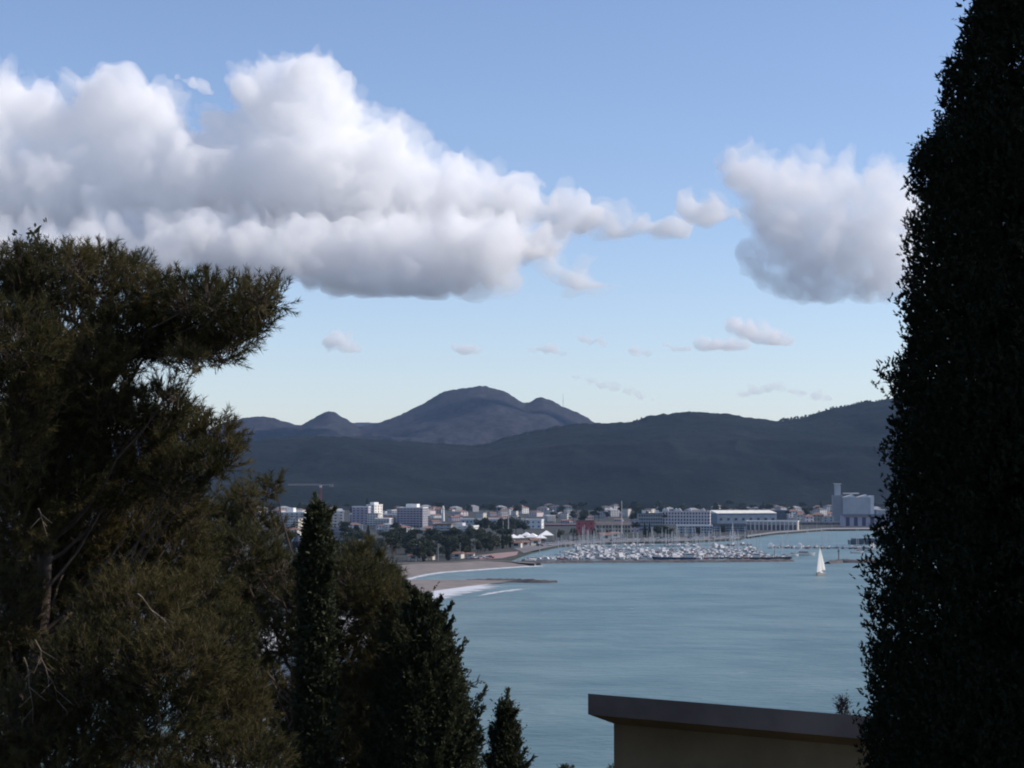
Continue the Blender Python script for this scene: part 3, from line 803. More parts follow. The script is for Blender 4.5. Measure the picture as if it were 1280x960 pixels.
# mid-town: blocks packed between the trees, four types repeated
town_protos = [building('', 600, 622, 648, 1500, 13, 5, PALE, WHITE, balcony=PALE, cols=5), building('', 600, 616, 644, 1500, 12, 6, CREAM, GREY, balcony=WHITE, cols=4),
               building('', 600, 630, 654, 1500, 14, 3, WHITE, TILE, roof='hip', cols=6), building('', 600, 618, 655, 1500, 12, 3, LILAC, TILE, roof='gable', cols=4)]
town_protos = [t[0] for t in town_protos]
TLAB = ['pale grey balcony block packed among trees of the town', 'cream balcony block packed among trees of the town', 'white hip-roofed block packed among trees of the town', 'lilac gable-roofed house packed among trees of the town']
first = set()
spots = [(rng.uniform(340, 500), rng.uniform(1350, 2250)) for _ in range(26)] + [(rng.uniform(535, 715), rng.uniform(1750, 2350)) for _ in range(20)] + [(rng.uniform(500, 560), rng.uniform(1250, 1500)) for _ in range(4)] + [(rng.uniform(700, 830), rng.uniform(1850, 2300)) for _ in range(8)] + [(rng.uniform(985, 1110), rng.uniform(2000, 2500)) for _ in range(8)]
for i, (px, D) in enumerate(spots):
    k = int(rng.choice(4, p=[.3, .25, .25, .2])); loc = (ray(px, 600)[0] * D, D, GZ); rz = R(rng.uniform(-35, 35)); s = rng.uniform(.75, 1.1)
    if px > 535: s *= .8
    if k not in first:
        first.add(k); o = town_protos[k]; o.location = loc; o.rotation_euler = (0, 0, rz); o.scale = (s, s, s); tag(o, TLAB[k], None, 'blocks packed among the trees of the town')
    else: copy_tree(town_protos[k], loc, rz, (s, s, s), TLAB[k], 'blocks packed among the trees of the town')

# far suburbs under the hills
protos = {}
def small_house(kind, loc, rz, lab, grp):
    if kind not in protos:
        wm, rm = [(CREAM, TILE), (WHITE, TILE), (PALE, DROOF), (PINKW, TILE), (GREY, GREY)][kind % 5]
        w, d, h = 11 + kind * 1.5, 9 + kind, 5.5 + (kind % 3) * 2.6
        r = thing('house', lab, 'house', loc, rz, grp)
        MB().box(-w / 2, w / 2, -d / 2, d / 2, -1.5, h).build('wall', wm, r)
        q = d / 2
        MB().add([(-w / 2 - .4, -q - .4, h), (w / 2 + .4, -q - .4, h), (w / 2 + .4, q + .4, h), (-w / 2 - .4, q + .4, h), (-w / 2 + q * .8, 0, h + 2.4), (w / 2 - q * .8, 0, h + 2.4)],
                 [(0, 1, 5, 4), (1, 2, 5), (2, 3, 4, 5), (3, 0, 4), (3, 2, 1, 0)]).build('roof', rm, r)
        for f in range(int(h / 2.6)):
            for x in (-w * .3, 0, w * .3): link('window', win_mesh(1.4, 1.4), r, (x, -d / 2, f * 2.6 + 0.9))
        protos[kind] = r
        return r
    return copy_tree(protos[kind], loc, rz, None, lab, grp)
FAR_LABELS = ['cream far house with tiled roof at the foot of the hills', 'white far house with tiled roof at the foot of the hills', 'grey far house with dark roof at the foot of the hills',
              'pinkish far house with tiled roof at the foot of the hills', 'far flat grey house at the foot of the hills']
for k in range(95):
    px = rng.uniform(300, 1100); D = rng.uniform(2100, 2740)
    if px < 540 and D < 2300: D += 350
    kind = int(rng.integers(0, 5))
    x = ray(px, 600)[0] * D
    small_house(kind, (x, D, GZ), R(rng.uniform(-50, 50)), FAR_LABELS[kind], 'far houses at the foot of the hills')
# a slim white tower
r = thing('slim_tower', 'slim white tower standing alone among dark trees behind the hotel', 'tower', (ray(554, 600)[0] * 1950, 1950, GZ))
h = P(554, 632, 1950).z - GZ
MB().lathe([(1.9, -0.3), (1.5, h * 0.6), (1.3, h - 4)], 10).build('shaft', WHITE, r)
MB().lathe([(1.9, h - 4), (1.9, h - 3.4), (1.2, h - 3.39), (1.2, h - 1.5), (0.1, h)], 10).build('top', WHITE, r)
# white tents on the waterfront
tp = None
for px, py, w in ((642, 672.6, 9), (650, 671.6, 8), (658, 669.6, 9), (666, 672.4, 10), (676, 672.8, 9), (683, 670.8, 12)):
    g = G(px, py + 5, GZ)
    if tp is None:
        tp = thing('canopy_tent', 'bright white canopy tent on the waterfront beside the marina', 'tent', (g.x, g.y, GZ), 0.2, 'white canopy tents on the waterfront')
        MB().add([(-4, -4, 3.0), (4, -4, 3.0), (4, 4, 3.0), (-4, 4, 3.0), (0, 0, 5.6)], [(0, 1, 4), (1, 2, 4), (2, 3, 4), (3, 0, 4), (3, 2, 1, 0)]).build('canopy', mat('tent_canvas', (0.80, 0.79, 0.76), 0.7, 0.04), tp)
        pm = MB().bar((0, 0, -0.1), (0, 0, 3.0), 0.09).mesh('pole', STEEL)
        for a in (-3.8, 3.8):
            for b in (-3.8, 3.8): link('pole', pm, tp, (a, b, 0))
    else: copy_tree(tp, (g.x, g.y, GZ), rng.uniform(-.4, .4), (w / 9.0,) * 3)
# waterfront huts and beach kiosks
kp = None
for px, py, s in ((516, 700.5, .9), (523, 700.2, 1.0), (531, 700.0, .9), (538, 699.6, .8), (573, 698.0, 1.0), (588, 697.2, .8), (646, 684.5, 1.2), (656, 682.5, 1.0), (668, 681.5, 1.3), (756, 675.2, 1.5), (768, 672.5, 1.3)):
    g = G(px, py, GZ)
    lab = 'small pale kiosk with a low roof at the back of the beach' if px < 600 else 'small pale hut between the beach and the marina'
    if kp is None:
        kp = thing('kiosk', lab, 'kiosk', (g.x, g.y, GZ), 0.1, 'huts along the waterfront')
        MB().box(-2.6, 2.6, -2, 2, -0.2, 2.6).build('wall', CREAM, kp)
        MB().prism([(-2.6, 2.6), (2.6, 2.6), (0, 3.7)], -3, 3, 'x').build('roof', TILE, kp)
        MB().box(-1.2, 1.2, -2.06, -2.003, 1.0, 2.2).build('hatch', GLASS, kp)
    else: copy_tree(kp, (g.x, g.y, GZ), rng.uniform(-.5, .5), (s,) * 3, lab)

# ---- masts, crane, lamp posts, street lamps
r = thing('tower_crane', 'red steel tower crane rising behind the pine branches', 'crane', (ray(401, 600)[0] * 2000, 2000, GZ), 0)
s_ = 2000 / F; h = P(401, 606.5, 2000).z - GZ
mb = MB()
for a, b in ((-.9, -.9), (.9, -.9), (.9, .9), (-.9, .9)): mb.bar((a, b, -0.2), (a, b, h), 0.26, n=4)
for k in range(int(h / 2.5)):
    z = k * 2.5; q = 0.9 if k % 2 else -0.9
    mb.bar((-q, -.9, z), (q, -.9, z + 2.5), 0.14, n=4); mb.bar((-q, .9, z), (q, .9, z + 2.5), 0.14, n=4)
    mb.bar((-.9, q, z), (-.9, -q, z + 2.5), 0.14, n=4); mb.bar((.9, q, z), (.9, -q, z + 2.5), 0.14, n=4)
mb.build('mast', RUST, r)
mb = MB()
for y_, z_ in ((-.7, h), (.7, h), (0, h + 1.3)): mb.bar((-41 * s_, y_, z_), (0, y_, z_), 0.2, n=4)
for k in range(18): mb.bar((-41 * s_ + k * 2.1, -.7, h), (-41 * s_ + k * 2.1 + 1.05, 0, h + 1.3), 0.1, n=4); mb.bar((-41 * s_ + k * 2.1 + 2.1, .7, h), (-41 * s_ + k * 2.1 + 1.05, 0, h + 1.3), 0.1, n=4)
mb.build('jib', mat('crane_grey', (0.42, 0.33, 0.32), 0.6), r)
MB().box(0, 15 * s_, -.7, .7, h, h + 0.8).build('counter_jib', mat('crane_grey', (0, 0, 0)), r)
MB().box(11 * s_, 15 * s_, -.9, .9, h - 1.8, h).build('counterweight', GREY, r)
MB().box(-1.3, 1.3, -2.4, -0.95, h - 2.6, h - 0.1).build('cab', WHITE, r)
MB().bar((0, 0, h), (0, 0, h + 4), 0.25, 0.1, 4).build('tower_peak', RUST, r)

def mast(label, px, ytop, D, r0, m, bars=(), name='radio_mast', cat='mast'):
    r = thing(name, label, cat, (ray(px, 600)[0] * D, D, GZ))
    h = P(px, ytop, D).z - GZ
    MB().bar((0, 0, -0.3), (0, 0, h), r0, r0 * 0.5, 8).build('pole', m, r)
    for t, w in bars: MB().bar((-w, 0, h * t), (w, 0, h * t), r0 * 0.4, n=5).build('crossbar', m, r)
    MB().box(-r0 * 2.2, r0 * 2.2, -r0 * 2.2, r0 * 2.2, -0.3, 0.5).build('base', GREY, r)
    return r
mast('tall pale mast with a short crossbar above the ochre arcade', 777, 626, 1400, 0.42, mat('pale_mast', (0.50, 0.48, 0.46), 0.6), [(0.62, 2.6)])
mast('thick grey mast standing among dark trees by the long white hall', 635.5, 640, 1330, 0.5, STEEL, [(0.97, 1.0)])
mast('thinner grey mast beside the thick mast in the trees', 629, 651, 1290, 0.3, STEEL)
g = Vector((ray(704, 600)[0] * D1, 0, 0))
hz = float(hill_height(np.array([[ray(704, 600)[0]]]), np.array([[D1]]))[0, 0])
r = thing('antenna_mast', 'thin antenna mast on the ridge beside the second summit', 'antenna', (g.x, D1, hz - 1))
MB().bar((0, 0, -1), (0, 0, 56), 0.9, 0.5, 5).build('pole', STEEL, r)
MB().box(-1.6, 1.6, -1.6, 1.6, 24, 27).build('dish_frame', STEEL, r)
# beacon post on the jetty, quay lamps
g = G(1048.5, 702.6)
r = thing('beacon', 'dark beacon post with a small platform on the rock jetty', 'beacon', (g.x, g.y, 1.2))
MB().bar((0, 0, -0.5), (0, 0, 4.2), 0.32, 0.26, 8).build('post', DGREY, r)
MB().lathe([(0.9, 4.2), (0.9, 4.4), (0.45, 4.41), (0.45, 5.3), (0.05, 5.8)], 8).build('lantern', DGREY, r)
lp = None
for k, (px, py) in enumerate([(676 + 20 * k, float(np.interp(676 + 20 * k, [640, 700, 760, 860, 930], [685, 677.6, 674.4, 672.6, 669.5]))) for k in range(13)] + [(945 + 19 * k, 668 - k * 1.1) for k in range(6)] + [(520, 702), (548, 701), (575, 700)]):
    g = G(px, py, GZ)
    if lp is None:
        lp = thing('street_lamp', 'grey street lamp on the waterfront road', 'street lamp', (g.x, g.y, GZ), 0, 'street lamps along the waterfront')
        MB().bar((0, 0, -0.1), (0, 0, 8.5), 0.13, 0.08, 6).build('post', STEEL, lp)
        MB().bar((0, 0, 8.45), (0, -1.6, 8.9), 0.06, n=5).build('arm', STEEL, lp)
        MB().box(-.22, .22, -2.2, -1.5, 8.84, 9.0).build('lamp_head', WHITE, lp)
    else: copy_tree(lp, (g.x, g.y, GZ), rng.uniform(-.2, .2))

# ---- parked cars
CARM = [mat('car_white', (0.75, 0.75, 0.75), 0.3, 0.03), mat('car_silver', (0.5, 0.51, 0.53), 0.3, 0.03, metal=0.5), mat('car_dark', (0.03, 0.03, 0.04), 0.3, 0.03), mat('car_red', (0.35, 0.03, 0.03), 0.3, 0.03)]
CNAME = ['white', 'silver', 'black', 'red']
TYRE = mat('tyre', (0.02, 0.02, 0.02), 0.9)
cars = {}
def car(k, loc, rz, lab, grp):
    if k in cars: return copy_tree(cars[k], loc, rz, None, lab, grp)
    r = thing('parked_car', lab, 'car', loc, rz, grp)
    MB().prism([(-2.1, 0.3), (2.1, 0.3), (2.15, 0.75), (1.2, 0.92), (-2.0, 0.95), (-2.15, 0.6)], -0.86, 0.86, 'y').build('body', CARM[k], r)
    MB().prism([(-1.75, 0.95), (1.0, 0.93), (0.35, 1.45), (-1.3, 1.45)], -0.74, 0.74, 'y').build('windows', GLASS, r)
    MB().box(-1.25, 0.3, -0.76, 0.76, 1.452, 1.50).build('roof', CARM[k], r)
    wm = MB().prism([(0.33 * math.cos(t * math.pi / 5), 0.33 + 0.33 * math.sin(t * math.pi / 5)) for t in range(10)], -0.1, 0.1, 'y').mesh('wheel', TYRE)
    for a in (-1.3, 1.35):
        for b in (-0.82, 0.82): link('wheel', wm, r, (a, b, 0))
    cars[k] = r
    return r
for k in range(70):
    if k < 44:
        px = rng.uniform(690, 930); a, b = (np.interp(px, [690, 760, 860, 930], [677.2, 674, 672.2, 669.5]), np.interp(px, [690, 760, 860, 930], [680.4, 677.0, 675.4, 672.5]))
        where = 'on the harbour road'
    elif k < 58: px = rng.uniform(640, 690); a, b = 676, 684; where = 'beside the white tents'
    else: px = rng.uniform(565, 618); a, b = 696.5, 699; where = 'behind the beach'
    py = rng.uniform(a, b); g = G(px, py, GZ); c = int(rng.choice(4, p=[.5, .25, .17, .08]))
    car(c, (g.x, g.y, GZ + 0.055), R(90 * int(rng.integers(0, 2)) + rng.uniform(-8, 8)), '%s car parked %s' % (CNAME[c], where), 'cars parked along the waterfront')

# ---- town trees: three kinds, each one trunk and a leafy crown
def leaf_blob(n, blobs, size, up=0.3, seed=0):
    """n leaf quads spread through ellipsoids (cx,cy,cz,rx,ry,rz)"""
    g = np.random.default_rng(seed)
    vol = np.array([b[3] * b[4] * b[5] for b in blobs]) ** 0.7; vol /= vol.sum()
    k = g.choice(len(blobs), n, p=vol)
    b = np.array(blobs)[k]
    d = g.normal(size=(n, 3)); d /= np.linalg.norm(d, axis=1, keepdims=True)
    r = g.uniform(0.35, 1.08, n) ** 0.6
    c = b[:, :3] + d * b[:, 3:] * r[:, None]
    a1 = g.normal(size=(n, 3)); a1 /= np.linalg.norm(a1, axis=1, keepdims=True)
    a2 = np.cross(a1, g.normal(size=(n, 3))); a2 /= np.linalg.norm(a2, axis=1, keepdims=True)
    s = size * g.uniform(0.5, 1.3, n)[:, None]
    V = np.stack([c - a1 * s, c + a2 * s * 0.7, c + a1 * s, c - a2 * s * 0.7], 1).reshape(-1, 3)
    T = np.arange(4 * n).reshape(-1, 4)
    tint = np.repeat(np.clip(0.5 + 0.35 * g.normal(size=n) * 0.6 + 0.2 * g.normal(size=len(blobs))[k], 0, 1), 4)
    return V, T, tint
TOWN_LEAF = foliage_mat('town_leaves', (0.020, 0.030, 0.014), (0.055, 0.062, 0.030), 0.2)
TOWN_PINE = foliage_mat('town_pine_needles', (0.012, 0.022, 0.012), (0.035, 0.045, 0.022), 0.15)
BARK = mat('bark', (0.095, 0.07, 0.05), 0.95, 0.3, 3.0, bump=0.5)
def round_blobs(seed, R_, H_, n=11):
    g = np.random.default_rng(seed)
    out = []
    for _ in range(n):
        a, q = g.uniform(0, 6.28), g.uniform(0, 0.62) * R_
        out.append((q * math.cos(a), q * math.sin(a), H_ * g.uniform(0.42, 0.84), R_ * g.uniform(.32, .55), R_ * g.uniform(.32, .55), H_ * g.uniform(.12, .2)))
    return out
tree_kinds = []
def make_tree(name, label, blobs, n, size, m, H_, seed):
    r = thing(name, label, 'tree', (0, 0, 0))
    V, T, ti = leaf_blob(n, blobs, size, seed=seed)
    link('crown', tri_mesh('crown', V, T, m, {'tint': ti}), r)
    tb = MB().tube([(0, 0, -0.4), (0.12, 0.05, H_ * .25), (0.0, 0.1, H_ * .6)], [H_ * .03, H_ * .022, H_ * .008])
    for k in range(4):
        a = k * 1.7; tb.bar((0.1, 0.05, H_ * (.26 + .05 * k)), (math.cos(a) * H_ * .2, math.sin(a) * H_ * .2, H_ * (.5 + .05 * k)), H_ * .012, H_ * .004, 5)
    tb.build('trunk', BARK, r)
    return r
for s in range(3): tree_kinds.append(make_tree('broadleaf_tree', '', round_blobs(s + 40, 4.6, 10, 12), 1500, 0.42, TOWN_LEAF, 10, s))
for s in range(2): tree_kinds.append(make_tree('umbrella_pine', '', [(b[0], b[1], b[2] * .55 + 5.6, b[3] * 1.15, b[4] * 1.15, b[5] * .6) for b in round_blobs(s + 70, 4.8, 10, 12)], 1500, 0.38, TOWN_PINE, 11, s + 5))
for s in range(2): tree_kinds.append(make_tree('cypress', '', [(0, 0, 1.2 + i * 1.25, max(.35, 1.5 - abs(i - 2.5) * .17), max(.35, 1.5 - abs(i - 2.5) * .17), 1.2) for i in range(9)], 1200, 0.34, TOWN_PINE, 11, s + 9))
used = set()
def town_tree(k, px, py, s, label, group, z=GZ, D=None):
    g = G(px, py, GZ) if D is None else Vector((ray(px, 600)[0] * D, D, 0))
    sc = (s * rng.uniform(.9, 1.1), s * rng.uniform(.9, 1.1), s * rng.uniform(.9, 1.12))
    rz = rng.uniform(0, 6.28)
    o = tree_kinds[k]
    if k in used: o = copy_tree(o, (g.x, g.y, z), rz, sc, label, group)
    else:
        used.add(k); o.location = (g.x, g.y, z); o.rotation_euler = (0, 0, rz); o.scale = sc
        tag(o, label, None, group)
    return o
# the grove behind the beach
for k in range(125):
    px = rng.uniform(486, 640); py = rng.uniform(676, 703.5)
    py = min(py, np.interp(px, [490, 560, 600, 640], [703.5, 700.5, 691, 684]))
    kd = int(rng.choice(7, p=[.22, .2, .18, .15, .15, .05, .05]))
    town_tree(kd, px, py, rng.uniform(.6, 1.1), 'dark tree in the dense grove behind the beach' if kd < 5 else 'narrow dark cypress in the grove behind the beach', 'trees of the grove behind the beach')
for px, py, s in ((624, 668, 1.35), (616, 668, 1.0), (598, 667, 1.3), (606, 667, 1.4), (645, 667, 1.3), (655, 667, 1.25), (638, 668, 1.4), (630, 670, 1.3)):
    town_tree(int(rng.integers(0, 3)), px, py, s, 'large dark round tree in front of the long white hall', 'round trees before the white hall')
for k in range(60):
    px = rng.uniform(345, 500); py = rng.uniform(662, 715)
    town_tree(int(rng.choice(7, p=[.2, .2, .2, .12, .12, .08, .08])), px, py, rng.uniform(.75, 1.15), 'dark tree between the apartment blocks near the crane', 'trees between the apartment blocks')
for k in range(34):
    px = rng.uniform(690, 1050); D = rng.uniform(1900, 2300)
    if k < 14: px = rng.uniform(690, 830); D = rng.uniform(1750, 2000)
    town_tree(int(rng.choice(5)), px, 0, rng.uniform(.9, 1.5), 'dark tree behind the harbour buildings', 'trees behind the harbour buildings', D=D)
for k in range(110):
    px = rng.uniform(280, 1110); D = rng.uniform(2300, 2760)
    town_tree(int(rng.choice(7, p=[.24, .24, .22, .12, .12, .03, .03])), px, 0, rng.uniform(1.0, 1.7), 'far dark tree among the houses at the foot of the hills', 'far trees at the foot of the hills', D=D)
for px, py, s, kd in ((700, 676, .5, 0), (717, 675, .55, 1), (742, 673.5, .5, 2), (806, 671.8, .6, 5), (812, 671.8, .55, 6), (838, 671.2, .5, 0), (873, 670.6, .5, 1), (905, 669.5, .5, 2), (796, 671, .65, 3), (822, 671, .6, 0), (830, 671, .6, 1)):
    town_tree(kd, px, py, s * 1.6, 'small dark street tree along the harbour road', 'street trees along the harbour road')
# bushy skyline trees on the eastern ridge
for px in list(np.arange(976, 1004, 1.8)) + list(np.arange(1003, 1112, 1.9)) + [792, 797, 800, 803, 808]:
    u = ray(px + rng.uniform(-1, 1), 600)[0]; D = D2 + rng.uniform(-25, 15)
    z = float(hill_height(np.array([[u]]), np.array([[D]]))[0, 0])
    o = town_tree(int(rng.integers(0, 3)), 0, 0, rng.uniform(.6, 1.1) if 976 < px < 1004 else rng.uniform(.4, .8), 'dark tree on the skyline of the eastern ridge', 'trees on the ridge skyline', z=z - 2.6, D=D)
    o.location.x = u * D

# ================================================================== BOATS
def hull_mesh(L, B, fb, m, name='hull', transom=0.75, draft=0.35):
    """lofted hull along +x (bow), waterline at z=0"""
    st = [(-.5, transom, 1.0), (-.3, .95, 1.0), (-.05, 1.0, 1.0), (.2, .86, 1.08), (.36, .55, 1.18), (.46, .22, 1.3), (.5, .03, 1.38)]
    V, Fc = [], []
    for t, w, s in st:
        h = B / 2 * w
        V += [(t * L, -h, fb * s), (t * L - (0.03 * L if t > .4 else 0), -h * .82, 0.05), (t * L - (0.05 * L if t > .4 else 0), -h * .3, -draft), (t * L - (0.05 * L if t > .4 else 0), h * .3, -draft), (t * L - (0.03 * L if t > .4 else 0), h * .82, 0.05), (t * L, h, fb * s)]
    n = len(st)
    for i in range(n - 1):
        for j in range(5): Fc.append((i * 6 + j, i * 6 + j + 1, (i + 1) * 6 + j + 1, (i + 1) * 6 + j))
        Fc.append((i * 6 + 5, i * 6, (i + 1) * 6, (i + 1) * 6 + 5))
    Fc.append((0, 1, 2, 3, 4, 5)); Fc.append(tuple(range((n - 1) * 6, n * 6))[::-1])
    return MB().add(V, Fc).mesh(name, m)
GEL = mat('white_gelcoat', (0.60, 0.585, 0.565), 0.35, 0.04)
NAVY = mat('navy_hull', (0.03, 0.045, 0.09), 0.35, 0.1)
COVER = mat('blue_canvas', (0.05, 0.08, 0.18), 0.8)
ALLOY = mat('mast_alloy', (0.50, 0.50, 0.50), 0.4, 0.05, metal=0.4)
WOOD = mat('teak', (0.20, 0.12, 0.07), 0.7)
def yacht(L, hm, label):
    r = thing('sailing_yacht', label, 'yacht')
    B = L * 0.3; fb = L * 0.085
    link('hull', hull_mesh(L, B, fb, hm), r)
    MB().prism([(-.12 * L, fb), (.24 * L, fb * 1.05), (.18 * L, fb * 1.5), (-.1 * L, fb * 1.62)], -B * .27, B * .27, 'y').build('cabin', GEL, r)
    MB().bar((.06 * L, 0, fb), (.06 * L, 0, L * 1.3), 0.16, 0.10, 6).build('mast', ALLOY, r)
    MB().bar((.05 * L, 0, fb * 2.2), (-.36 * L, 0, fb * 2.2), 0.19, 0.15, 6).build('boom', COVER, r)
    w = MB(); w.bar((.06 * L, 0, L * 1.28), (.49 * L, 0, fb * 1.3), 0.05, n=4); w.bar((.06 * L, 0, L * 1.28), (-.49 * L, 0, fb), 0.025, n=4)
    w.build('rigging', ALLOY, r)
    MB().bar((.06 * L, -B * .32, L * .8), (.06 * L, B * .32, L * .8), 0.04, n=4).build('spreader', ALLOY, r)
    return r
def motorboat(L, hm, label):
    r = thing('motorboat', label, 'motorboat')
    B = L * 0.36; fb = L * 0.12
    link('hull', hull_mesh(L, B, fb, hm, transom=.9), r)
    MB().prism([(-.18 * L, fb), (.2 * L, fb * 1.08), (.1 * L, fb * 2.1), (-.18 * L, fb * 2.25)], -B * .32, B * .32, 'y').build('cabin', GEL, r)
    MB().prism([(-.14 * L, fb * 1.62), (.14 * L, fb * 1.58), (.105 * L, fb * 2.0), (-.14 * L, fb * 2.1)], -B * .325, B * .325, 'y').build('windscreen', GLASS, r)
    MB().box(-.53 * L, -.49 * L, -B * .1, B * .1, 0.1, fb * 1.3).build('outboard_motor', DGREY, r)
    return r
def cruiser(L, label):
    r = thing('motor_yacht', label, 'motor yacht')
    B = L * 0.27; fb = L * 0.11
    link('hull', hull_mesh(L, B, fb, GEL, transom=.92), r)
    MB().prism([(-.38 * L, fb), (.22 * L, fb * 1.08), (.08 * L, fb * 1.95), (-.34 * L, fb * 1.95)], -B * .4, B * .4, 'y').build('cabin', GEL, r)
    MB().prism([(-.3 * L, fb * 1.3), (.16 * L, fb * 1.3), (.09 * L, fb * 1.75), (-.3 * L, fb * 1.75)], -B * .405, B * .405, 'y').build('window_band', GLASS, r)
    MB().prism([(-.3 * L, fb * 1.96), (.02 * L, fb * 1.96), (-.04 * L, fb * 2.5), (-.26 * L, fb * 2.5)], -B * .3, B * .3, 'y').build('flybridge', GEL, r)
    MB().bar((-.2 * L, 0, fb * 2.5), (-.24 * L, 0, fb * 3.6), 0.12, 0.06, 5).build('radar_mast', GEL, r)
    return r
BROWN = mat('varnished_hull', (0.16, 0.085, 0.05), 0.45, 0.15)
RUSTY = mat('faded_red_hull', (0.28, 0.07, 0.05), 0.5, 0.15)
KINDS = [yacht(10, GEL, ''), yacht(12, GEL, ''), yacht(9, NAVY, ''), motorboat(6.5, GEL, ''), motorboat(8, GEL, ''), motorboat(6, NAVY, ''), cruiser(12.5, ''), motorboat(7, BROWN, ''), yacht(10.5, BROWN, ''), motorboat(6.5, RUSTY, '')]
KNAME = ['white sailing yacht with bare mast', 'long white sailing yacht with bare mast', 'navy sailing yacht with bare mast', 'small white motorboat', 'white cabin motorboat', 'small navy motorboat', 'white motor yacht with a flybridge', 'brown wooden motorboat', 'brown hulled sailing yacht with bare mast', 'faded red motorboat']
kused = set()
def boat(k, x, y, rz, where, group):
    lab = KNAME[k] + ' ' + where
    o = KINDS[k]
    if k in kused: return copy_tree(o, (x, y, 0), rz, None, lab, group)
    kused.add(k); o.location = (x, y, 0); o.rotation_euler = (0, 0, rz)
    return tag(o, lab, None, group)
DOCK = mat('dock_planks', (0.20, 0.18, 0.165), 0.9, 0.2, 0.3)
def row(pxa, ya, pxb, yb, where, group, dock_label, step=4.3, both=True, prob=0.93, w=(.17, .09, .12, .14, .14, .09, .05, .1, .1, .05)):
    a, b = G(pxa, ya), G(pxb, yb)
    L = (b - a).length; d = (b - a) / L; n = Vector((-d.y, d.x, 0)); ang = math.atan2(d.y, d.x)
    r = thing('pontoon', dock_label, 'pontoon', ((a.x + b.x) / 2, (a.y + b.y) / 2, 0), ang)
    MB().box(-L / 2, L / 2, -1.1, 1.1, 0.35, 0.6).build('deck', DOCK, r)
    fm = MB().box(-.9, .9, -1.0, 1.0, -.3, .348).mesh('float', GREY)
    for k in range(int(L / 12)): link('float', fm, r, (-L / 2 + 6 + k * 12, 0, 0))
    s = 2.0
    while s < L - 1:
        for side in ((1, -1) if both else (1,)):
            if rng.random() > prob: continue
            k = int(rng.choice(10, p=np.array(w) / sum(w))); l = (10, 12, 9, 6.5, 8, 6, 14, 7, 10.5, 6.5)[k]
            p = a + d * (s + rng.uniform(-.4, .4)) + n * side * (1.6 + l / 2)
            boat(k, p.x, p.y, ang + math.pi / 2 * side + (math.pi if rng.random() < .5 else 0) + R(rng.uniform(-5, 5)), where, group)
        s += step + rng.uniform(-.5, .8)
row(668, 699.2, 985, 697.6, 'moored just behind the rubble breakwater', 'boats behind the breakwater', 'long pontoon just behind the rubble breakwater', step=4.0, prob=.95, w=(.13, .09, .1, .15, .2, .08, .08, .1, .08, .05))
row(712, 693.6, 958, 692.6, 'moored at the middle marina pontoon', 'boats at the middle marina pontoon', 'middle marina pontoon between two rows of boats', step=4.6, prob=.9)
row(705, 696.6, 970, 695.0, 'moored at the second pontoon from the breakwater', 'boats at the second pontoon', 'second pontoon from the breakwater crowded with boats', step=5.6, prob=.9)
row(722, 690.9, 950, 689.6, 'moored at the fourth pontoon from the breakwater', 'boats at the fourth pontoon', 'fourth pontoon from the breakwater crowded with boats', step=6.5, prob=.85)
row(712, 684.0, 940, 681.6, 'moored at the pontoon under the harbour road', 'boats at the pontoon under the harbour road', 'pontoon under the harbour road with scattered boats', step=6.5, prob=.8)
row(728, 688.2, 948, 686.9, 'moored at the inner marina pontoon', 'boats at the inner marina pontoon', 'inner marina pontoon between the middle one and the harbour road', step=5.6, prob=.82)
row(962, 684.6, 1100, 685.8, 'moored at the eastern pier', 'boats at the eastern pier', 'eastern pier lined with white boats near the sailing boat', step=4.6, prob=.93, w=(.14, .08, .1, .16, .2, .08, .1, .08, .08, .06))
# boats lying at the western end of the basin, on moorings
for px, py, k in ((660, 700.6, 3), (664, 700.9, 4), (669, 700.4, 3), (674, 700.8, 3), (679, 700.5, 5), (683, 700.9, 4), (688, 700.3, 3), (706, 690.5, 3), (712, 688.8, 4), (700, 697.6, 0)):
    g = G(px, py); boat(k, g.x, g.y, R(rng.uniform(-30, 30)), 'lying off the western end of the breakwater', 'boats off the western end of the breakwater')
for px, py, k in ((1072, 691.5, 4), (1006, 694.5, 6), (990, 695.2, 4), (1001, 692.6, 3), (1085, 689.2, 6)):
    g = G(px, py); boat(k, g.x, g.y, R(rng.uniform(-20, 20)), 'at anchor between the breakwater end and the rock jetty', 'boats at anchor off the breakwater end')
# two old dark ships along the breakwater, a dark barge at the eastern pier
def ship(px, py, L, label, m, house):
    g = G(px, py)
    r = thing('moored_ship', label, 'ship', (g.x, g.y, 0), R(180 if house < 0 else 0))
    link('hull', hull_mesh(L, L * .17, L * .065, m, transom=.8), r)
    MB().box(-.42 * L, -.26 * L, -L * .06, L * .06, L * .065, L * .16).build('deckhouse', GEL, r)
    MB().box(-.415 * L, -.27 * L, -L * .0605, L * .0605, L * .125, L * .145).build('window_band', GLASS, r)
    MB().bar((.1 * L, 0, L * .06), (.1 * L, 0, L * .3), .2, .1, 6).build('mast', DGREY, r)
    MB().prism([(.36 * L, L * .0725), (.5 * L, L * .09), (.5 * L, L * .105), (.36 * L, L * .085)], -L * .03, L * .03, 'y').build('foredeck', GEL, r)
    return r
ship(842, 700.2, 24, 'dark hulled ship with a pale deckhouse lying behind the breakwater', NAVY, -1)
ship(963, 700.0, 23, 'second dark ship lying beside the seaward end of the breakwater', mat('black_hull', (0.03, 0.033, 0.04), 0.5), 1)
g = G(1088, 680.5)
r = thing('moored_barge', 'flat dark barge lying at the far side of the eastern pier', 'barge', (g.x, g.y, 0))
link('hull', hull_mesh(30, 8, 3.0, mat('barge_steel', (0.06, 0.075, 0.10), 0.6), transom=1.0), r)
